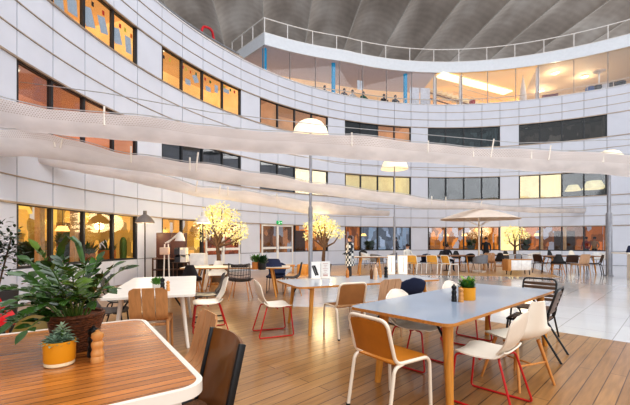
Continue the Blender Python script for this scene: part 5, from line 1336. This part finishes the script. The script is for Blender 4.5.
for px in (587, 608, 629): b = MB(); q = F(theta(px), RG + .62, 10.485); b.box(q, (.08, .3, .37), rz=theta(px) + PI / 2); b.build('leg', rw, bn)
stf = thing('stair_flight', 'lit staircase flight with rails behind the terrace glass', 'staircase')
A_, B_ = F(theta(440), RG + 3.2, 13.0), F(theta(512), RG + 2.2, 10.5)
b = MB(); dv = B_ - A_; n_ = 16
for k in range(n_):
    p_ = A_.lerp(B_, (k + .5) / n_); b.box(p_, (dv.length / n_ * 1.04, 1.0, .2), rz=math.atan2(dv.y, dv.x))
b.build('steps', M('stair_lit', (255, 226, 180), .6, emit=.2), stf)  # brightness of the steps is put in as emission
for oy in (-.55, .55):
    nn = Vector((-dv.y, dv.x, 0)).normalized() * oy; b = MB(); b.tube([A_ + nn + Vector((0, 0, -.35)), B_ + nn + Vector((0, 0, -.25))], .05, 6); b.build('stringer', M('stair_brown', (140, 100, 66), .5), stf)
    b = MB(); b.tube([A_ + nn + Vector((0, 0, .75)), B_ + nn + Vector((0, 0, .75))], .025, 6); b.build('handrail', MATS['beige_metal'], stf)
# red hose reel on the left of the parapet
q = F(theta(221), AR + .9, 11.35); rh = thing('hose_ring', 'coiled red hose above the parapet beside the terrace corner', 'hose', q, theta(221) + PI / 2)
b = MB(); b.tube([(.38 * math.cos(2 * PI * k / 30), .03 * math.sin(k * .8), .38 * math.sin(2 * PI * k / 30)) for k in range(30)], .06, 8, closed=True); b.build('hose_coil', M('hose_red', (206, 40, 52), .4), rh)
b = MB(); b.box((0, .1, -.65), (.1, .1, .85)); b.build('stand', grey_pole, rh)

# ================================================================ SHEETS AND NOTES ON THE LIT OFFICE WINDOWS
def note(name, label, px, z, w_, h_, rgb, tilt=0.0, r=None, group=None):
    a = theta(px); q = F(a, AR + .115 if r is None else r, z); t = MB(); t.box((0, 0, 0), (w_, .004, h_)); o = t.build(name, M('paper_%d_%d_%d' % rgb, rgb, .6, var=.03, emit=.5), smooth=False)  # sheets are lightened by emission, they are no lamps
    o.location = q; o.rotation_euler = (0, tilt, a + PI / 2); tag(o, label, 'paper', group); return o
def zat(px, py): p = F(theta(px), AR + .115, 0); return EYE + (HZ - py) * p.y / FPX
PALE = (206, 214, 226)
W_N = ['first', 'second', 'third', 'fourth']
for i, (px, py, w_, h_, tl, rgb, lb) in enumerate((
  (63, 4, .34, .44, .15, PALE, 'pale blue sheet high on the second orange top-floor window'), (76, 6, .36, .46, .1, PALE, 'pale blue sheet beside the first on that second orange window'),
  (92, 17, .40, .55, .35, PALE, 'large pale sheet across the third orange top-floor window'), (106, 25, .32, .50, .3, PALE, 'pale sheet lower on the third orange top-floor window'),
  (120, 36, .34, .50, .3, PALE, 'tilted pale sheet on the fourth orange top-floor window'), (131, 45, .26, .55, .1, PALE, 'narrow pale sheet at the edge of the fourth orange window'),
  (190, 82, .30, .24, .05, PALE, 'small outlined card low on the second window of the next orange bay'), (197.5, 79, .28, .32, .5, PALE, 'tilted card beside the small outlined card'),
  (210, 89, .30, .22, .05, PALE, 'small card low on the third window of the next orange bay'), (218, 89, .2, .36, 0, PALE, 'upright card beside the small card on the third window'),
  (228, 91, .34, .20, .0, PALE, 'wide card on the last orange window of the next bay'))):
    note('paper_sheet', lb, px, zat(px, py), w_, h_, rgb, tl)
CN = {(240, 120, 40): 'orange', (60, 120, 70): 'green', (230, 210, 80): 'yellow', (220, 60, 50): 'red', (40, 44, 50): 'black'}
for px, py, rgb, wh in ((96, 4, (40, 44, 50), 'third'), (106.5, 13, (220, 60, 50), 'third'), (116, 22, (60, 120, 70), 'fourth'), (123, 26, (220, 60, 50), 'fourth'), (134, 36, (240, 120, 40), 'fourth'), (128, 30, (230, 210, 80), 'fourth')):
    note('sticky_note', '%s sticky note on the %s orange window of the first top-floor bay' % (CN[rgb], wh), px, zat(px, py), .09, .14, rgb)
for px, py, rgb, wh in ((166, 57, (40, 44, 50), 'first'), (172, 60, (230, 210, 80), 'first'), (185, 67, (220, 60, 50), 'second'), (188, 69, (230, 210, 80), 'second'), (192.5, 72, (240, 120, 40), 'second'), (198, 74, (60, 120, 70), 'second'), (207, 79, (220, 60, 50), 'third'), (212, 82, (60, 120, 70), 'third'), (226, 87, (230, 210, 80), 'fourth'), (232, 90, (60, 120, 70), 'fourth'), (236, 92, (220, 60, 50), 'fourth')):
    note('sticky_note', '%s sticky note on the %s orange window of the second top-floor bay' % (CN[rgb], wh), px, zat(px, py), .09, .13, rgb)
# ceiling tubes seen through the office windows
tube_m = M('tube_light', (255, 240, 214), .5, emit=3.0)
def tube_light(label, px, row, dr, L, rot):
    z = {1: R1, 2: R2, 3: R3}[row][1] + .26; q = F(theta(px), AR + dr, z); t = thing('tube_lamp', label, 'lamp', q, theta(px) + rot); b = MB(); b.box((0, 0, 0), (L, .10, .06), bev=.01); b.build('tube', tube_m, t); b = MB(); b.box((0, 0, .045), (L + .06, .14, .035)); b.build('housing', white_rim, t)
tube_light('ceiling tube in the top-floor orange room behind the second and third windows', 85, 3, 1.0, 1.5, .3)
tube_light('ceiling tube in the top-floor orange room of the second bay', 171, 3, 1.0, 1.1, .4)
tube_light('first slim ceiling tube behind the windows of the warm-toned middle floor', 38, 2, .8, 1.3, .5)
tube_light('second slim ceiling tube deeper in the warm-toned middle floor room', 44, 2, 1.5, 1.3, .5)
# lamps and bookshelves inside ground-floor rooms
def hang_lamp(label, px, row, dr, drop, R, rgb=(250, 226, 170), e=1.0):
    zt = {1: R1, 2: R2, 3: R3}[row][1] + .35; q = F(theta(px), AR + dr, zt); t = thing('pendant_lamp', label, 'lamp', q)
    b = MB(); b.lathe([(R * .55, -drop), (R * .6, -drop + R * .1), (R, -drop - R * .7), (R * .97, -drop - R * .7), (R * .5, -drop - .02)], seg=20); b.build('lamp_shade', M('pendant_%d' % rgb[2], rgb, .5, emit=e), t)
    b = MB(); b.tube([(0, 0, 0), (0, 0, -drop)], .01, 4); b.build('cord', black_steel, t)
hang_lamp('smaller lit cone lamp standing in for a reflection in the dark middle-floor windows', 577.5, 2, 1.9, .95, .46)  # these two lamps are added to imitate reflections in the glass
hang_lamp('larger lit cone lamp standing in for a reflection in the dark middle-floor windows', 596, 2, 1.0, .9, .62)
for px, lb in ((470, 'warm pendant lamp inside the ground floor behind the parasol pole'), (452, 'warm pendant lamp inside the ground floor above the honey-backed chairs'), (372, 'warm pendant lamp inside the ground floor left of the white display boxes'), (541, 'warm pendant lamp inside the ground floor near the glowing panel'), (35, 'warm pendant lamp inside the first ground-floor window'), (97, 'warm pendant lamp inside the third ground-floor window')):
    hang_lamp(lb, px, 1, 1.2, .8, .2, (255, 206, 120), 2.5)
def bookcase(label, px, w_, h_, seed, wood=(120, 76, 44)):
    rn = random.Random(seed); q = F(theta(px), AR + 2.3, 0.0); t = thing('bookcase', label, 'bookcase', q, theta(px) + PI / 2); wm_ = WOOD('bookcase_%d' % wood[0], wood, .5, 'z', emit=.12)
    for s_ in (-1, 1): b = MB(); b.box((s_ * w_ / 2, 0, h_ / 2), (.04, .3, h_)); b.build('side_panel', wm_, t)
    n_ = 5
    for k in range(n_ + 1): b = MB(); b.box((0, 0, .03 + (h_ - .06) * k / n_), (w_, .3, .035)); b.build('shelf_board', wm_, t)
    b = MB(); b.box((0, .15, h_ / 2), (w_, .012, h_)); b.build('back_panel', wm_, t)
    return t
bookcase('tall bookcase inside the second ground-floor window', 70, 1.0, 2.1, 1); bookcase('tall bookcase inside the fourth ground-floor window', 126, .8, 2.1, 2, (150, 100, 60))
bookcase('tall dark bookcase inside the ground floor behind the honey-backed chairs', 435, .9, 2.1, 3, (80, 50, 34)); bookcase('tall dark bookcase inside the ground floor behind the walnut table', 570, 1.1, 2.1, 4, (70, 46, 34)); bookcase('tall dark bookcase inside the ground floor by the middle lit tree', 318, .8, 2.1, 5, (90, 60, 40))

# pale timber posts, indoor plants, people and seats inside the ground-floor rooms
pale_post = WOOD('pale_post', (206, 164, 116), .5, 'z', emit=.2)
k_ = 0
for px in (22, 56, 88, 166, 346.5, 430, 448, 521, 543, 566):
    a = theta(px); q = F(a, AR + .45, 0); c = MB(); c.box((q.x, q.y, 1.2), (.16, .16, 2.4), rz=a, bev=.01); o = struct('column_timber' if k_ == 0 else 'column_timber.%03d' % k_, c, pale_post, 'pale timber post inside the ground-floor window'); k_ += 1
for i, (px, h, lb) in enumerate(((42, 1.75, 'tall leafy plant inside the first ground-floor window'), (80, 1.6, 'leafy plant inside the second ground-floor window'), (110, 1.85, 'tall leafy plant inside the third ground-floor window'), (181, 1.8, 'leafy plant inside the ground floor behind the crate stack'), (267, 1.7, 'leafy plant behind the left leaf of the exit doors'), (302, 1.8, 'leafy plant inside the ground floor beside the log stool'), (380, 1.6, 'leafy plant inside the ground floor behind the cone lamp post'), (478, 1.7, 'leafy plant inside the ground floor behind the parasol'), (531, 1.7, 'leafy plant inside the ground floor beside the glowing panel'))):
    a = theta(px); q = F(a, AR + 1.6, 0); t_ = pot('indoor_plant', lb, (q.x, q.y), 0.005, .24, .5, (70, 62, 56), 'plant'); sprig(t_, 110, .22, .26, .07, (58, 92, 44), .5 + (h - 1.1) * .5, .9, 'foliage', .9, 60 + i)
    b = MB(); b.tube([(0, 0, .4), (.03, .02, h * .5), (0, 0, h - .3)], .02, 6); b.build('stem', bark, t_)
    sprig(t_, 120, .28, .26, .07, (72, 108, 50), h - .55, 1.0, 'upper_foliage', 1.0, 80 + i)
for px, dr, top, lb in ((364, 1.2, (60, 44, 40), 'person in brown seen through the far windows beside the checked tunic person'), (404, 1.3, (40, 44, 60), 'person in dark blue seen through the far windows above the display boxes'), (452, 1.3, (70, 60, 56), 'person in grey brown inside the ground floor above the honey-backed chairs'), (589, 1.3, (170, 50, 46), 'person in red inside the ground floor near the thick lamp post'), (597, 1.2, (200, 170, 130), 'person in beige inside the ground floor near the thick lamp post')):
    q = F(theta(px), AR + dr, 0); person(lb, (q.x, q.y, .005), theta(px) + PI / 2 + (.6 if px < 500 else -.5), 'stand', top, (50, 50, 58), (40, 28, 22), .98)
# small ceiling spots in the dark offices
for px, row, lb in ((526, 3, 'first ceiling spot in the dark top-floor office'), (533, 3, 'second ceiling spot in the dark top-floor office'), (588, 3, 'third ceiling spot in the dark top-floor office'), (589, 2, 'first ceiling spot in the dark middle-floor office'), (594, 2, 'second ceiling spot in the dark middle-floor office'), (600, 2, 'third ceiling spot in the dark middle-floor office')):
    z = {2: R2, 3: R3}[row][1] + .33; q = F(theta(px), AR + 2.0, z); t_ = thing('ceiling_spot', lb, 'lamp', q); b = MB(); b.lathe([(0, -.06), (.09, -.06), (.11, 0), (0, 0)], seg=14); b.build('lens', M('spot_lens', (250, 240, 220), .4, emit=1.5 if row == 2 else .2), t_); b = MB(); b.lathe([(.10, -.07), (.14, -.05), (.14, 0), (.11, 0)], seg=14); b.build('ring', M('spot_ring', (40, 40, 42), .4), t_)

sl = thing('light_strip', 'long glowing strip light set across the warm terrace ceiling', 'lamp')
p1, p2 = PY(439, 71, 24.4), PY(508, 93, 27.4); p1.z = p2.z = ZF0 - .05; d_ = (p2 - p1); b = MB(); b.box((p1 + p2) / 2, (d_.length, .75, .06), rz=math.atan2(d_.y, d_.x)); b.build('diffuser', M('strip_glow', (255, 236, 190), .5, emit=1.6), sl)
for i, (px, off, e_) in enumerate(((560, 1.6, 1), (591, 3.2, 1), (553, 4.6, 1))):
    q = FP(px, off, ZF0 - .02); t_ = thing('ceiling_lamp', ('round ceiling lamp on the taupe terrace ceiling close to the glass', 'round ceiling lamp on the taupe terrace ceiling above the patio heater', 'round ceiling lamp deep inside the taupe terrace room')[i], 'lamp', q); b = MB(); b.lathe([(0, -.05), (.16, -.05), (.2, 0), (0, 0)], seg=18); b.build('diffuser', M('terrace_lamp_glow', (255, 230, 170), .5, emit=4), t_); b = MB(); b.lathe([(.17, -.06), (.24, -.04), (.24, .02), (.2, .01)], seg=18); b.build('ring', rw, t_)
    point('terrace_lamp_light', (q.x, q.y, ZF0 - .5), 70, (1, .8, .5), .15)
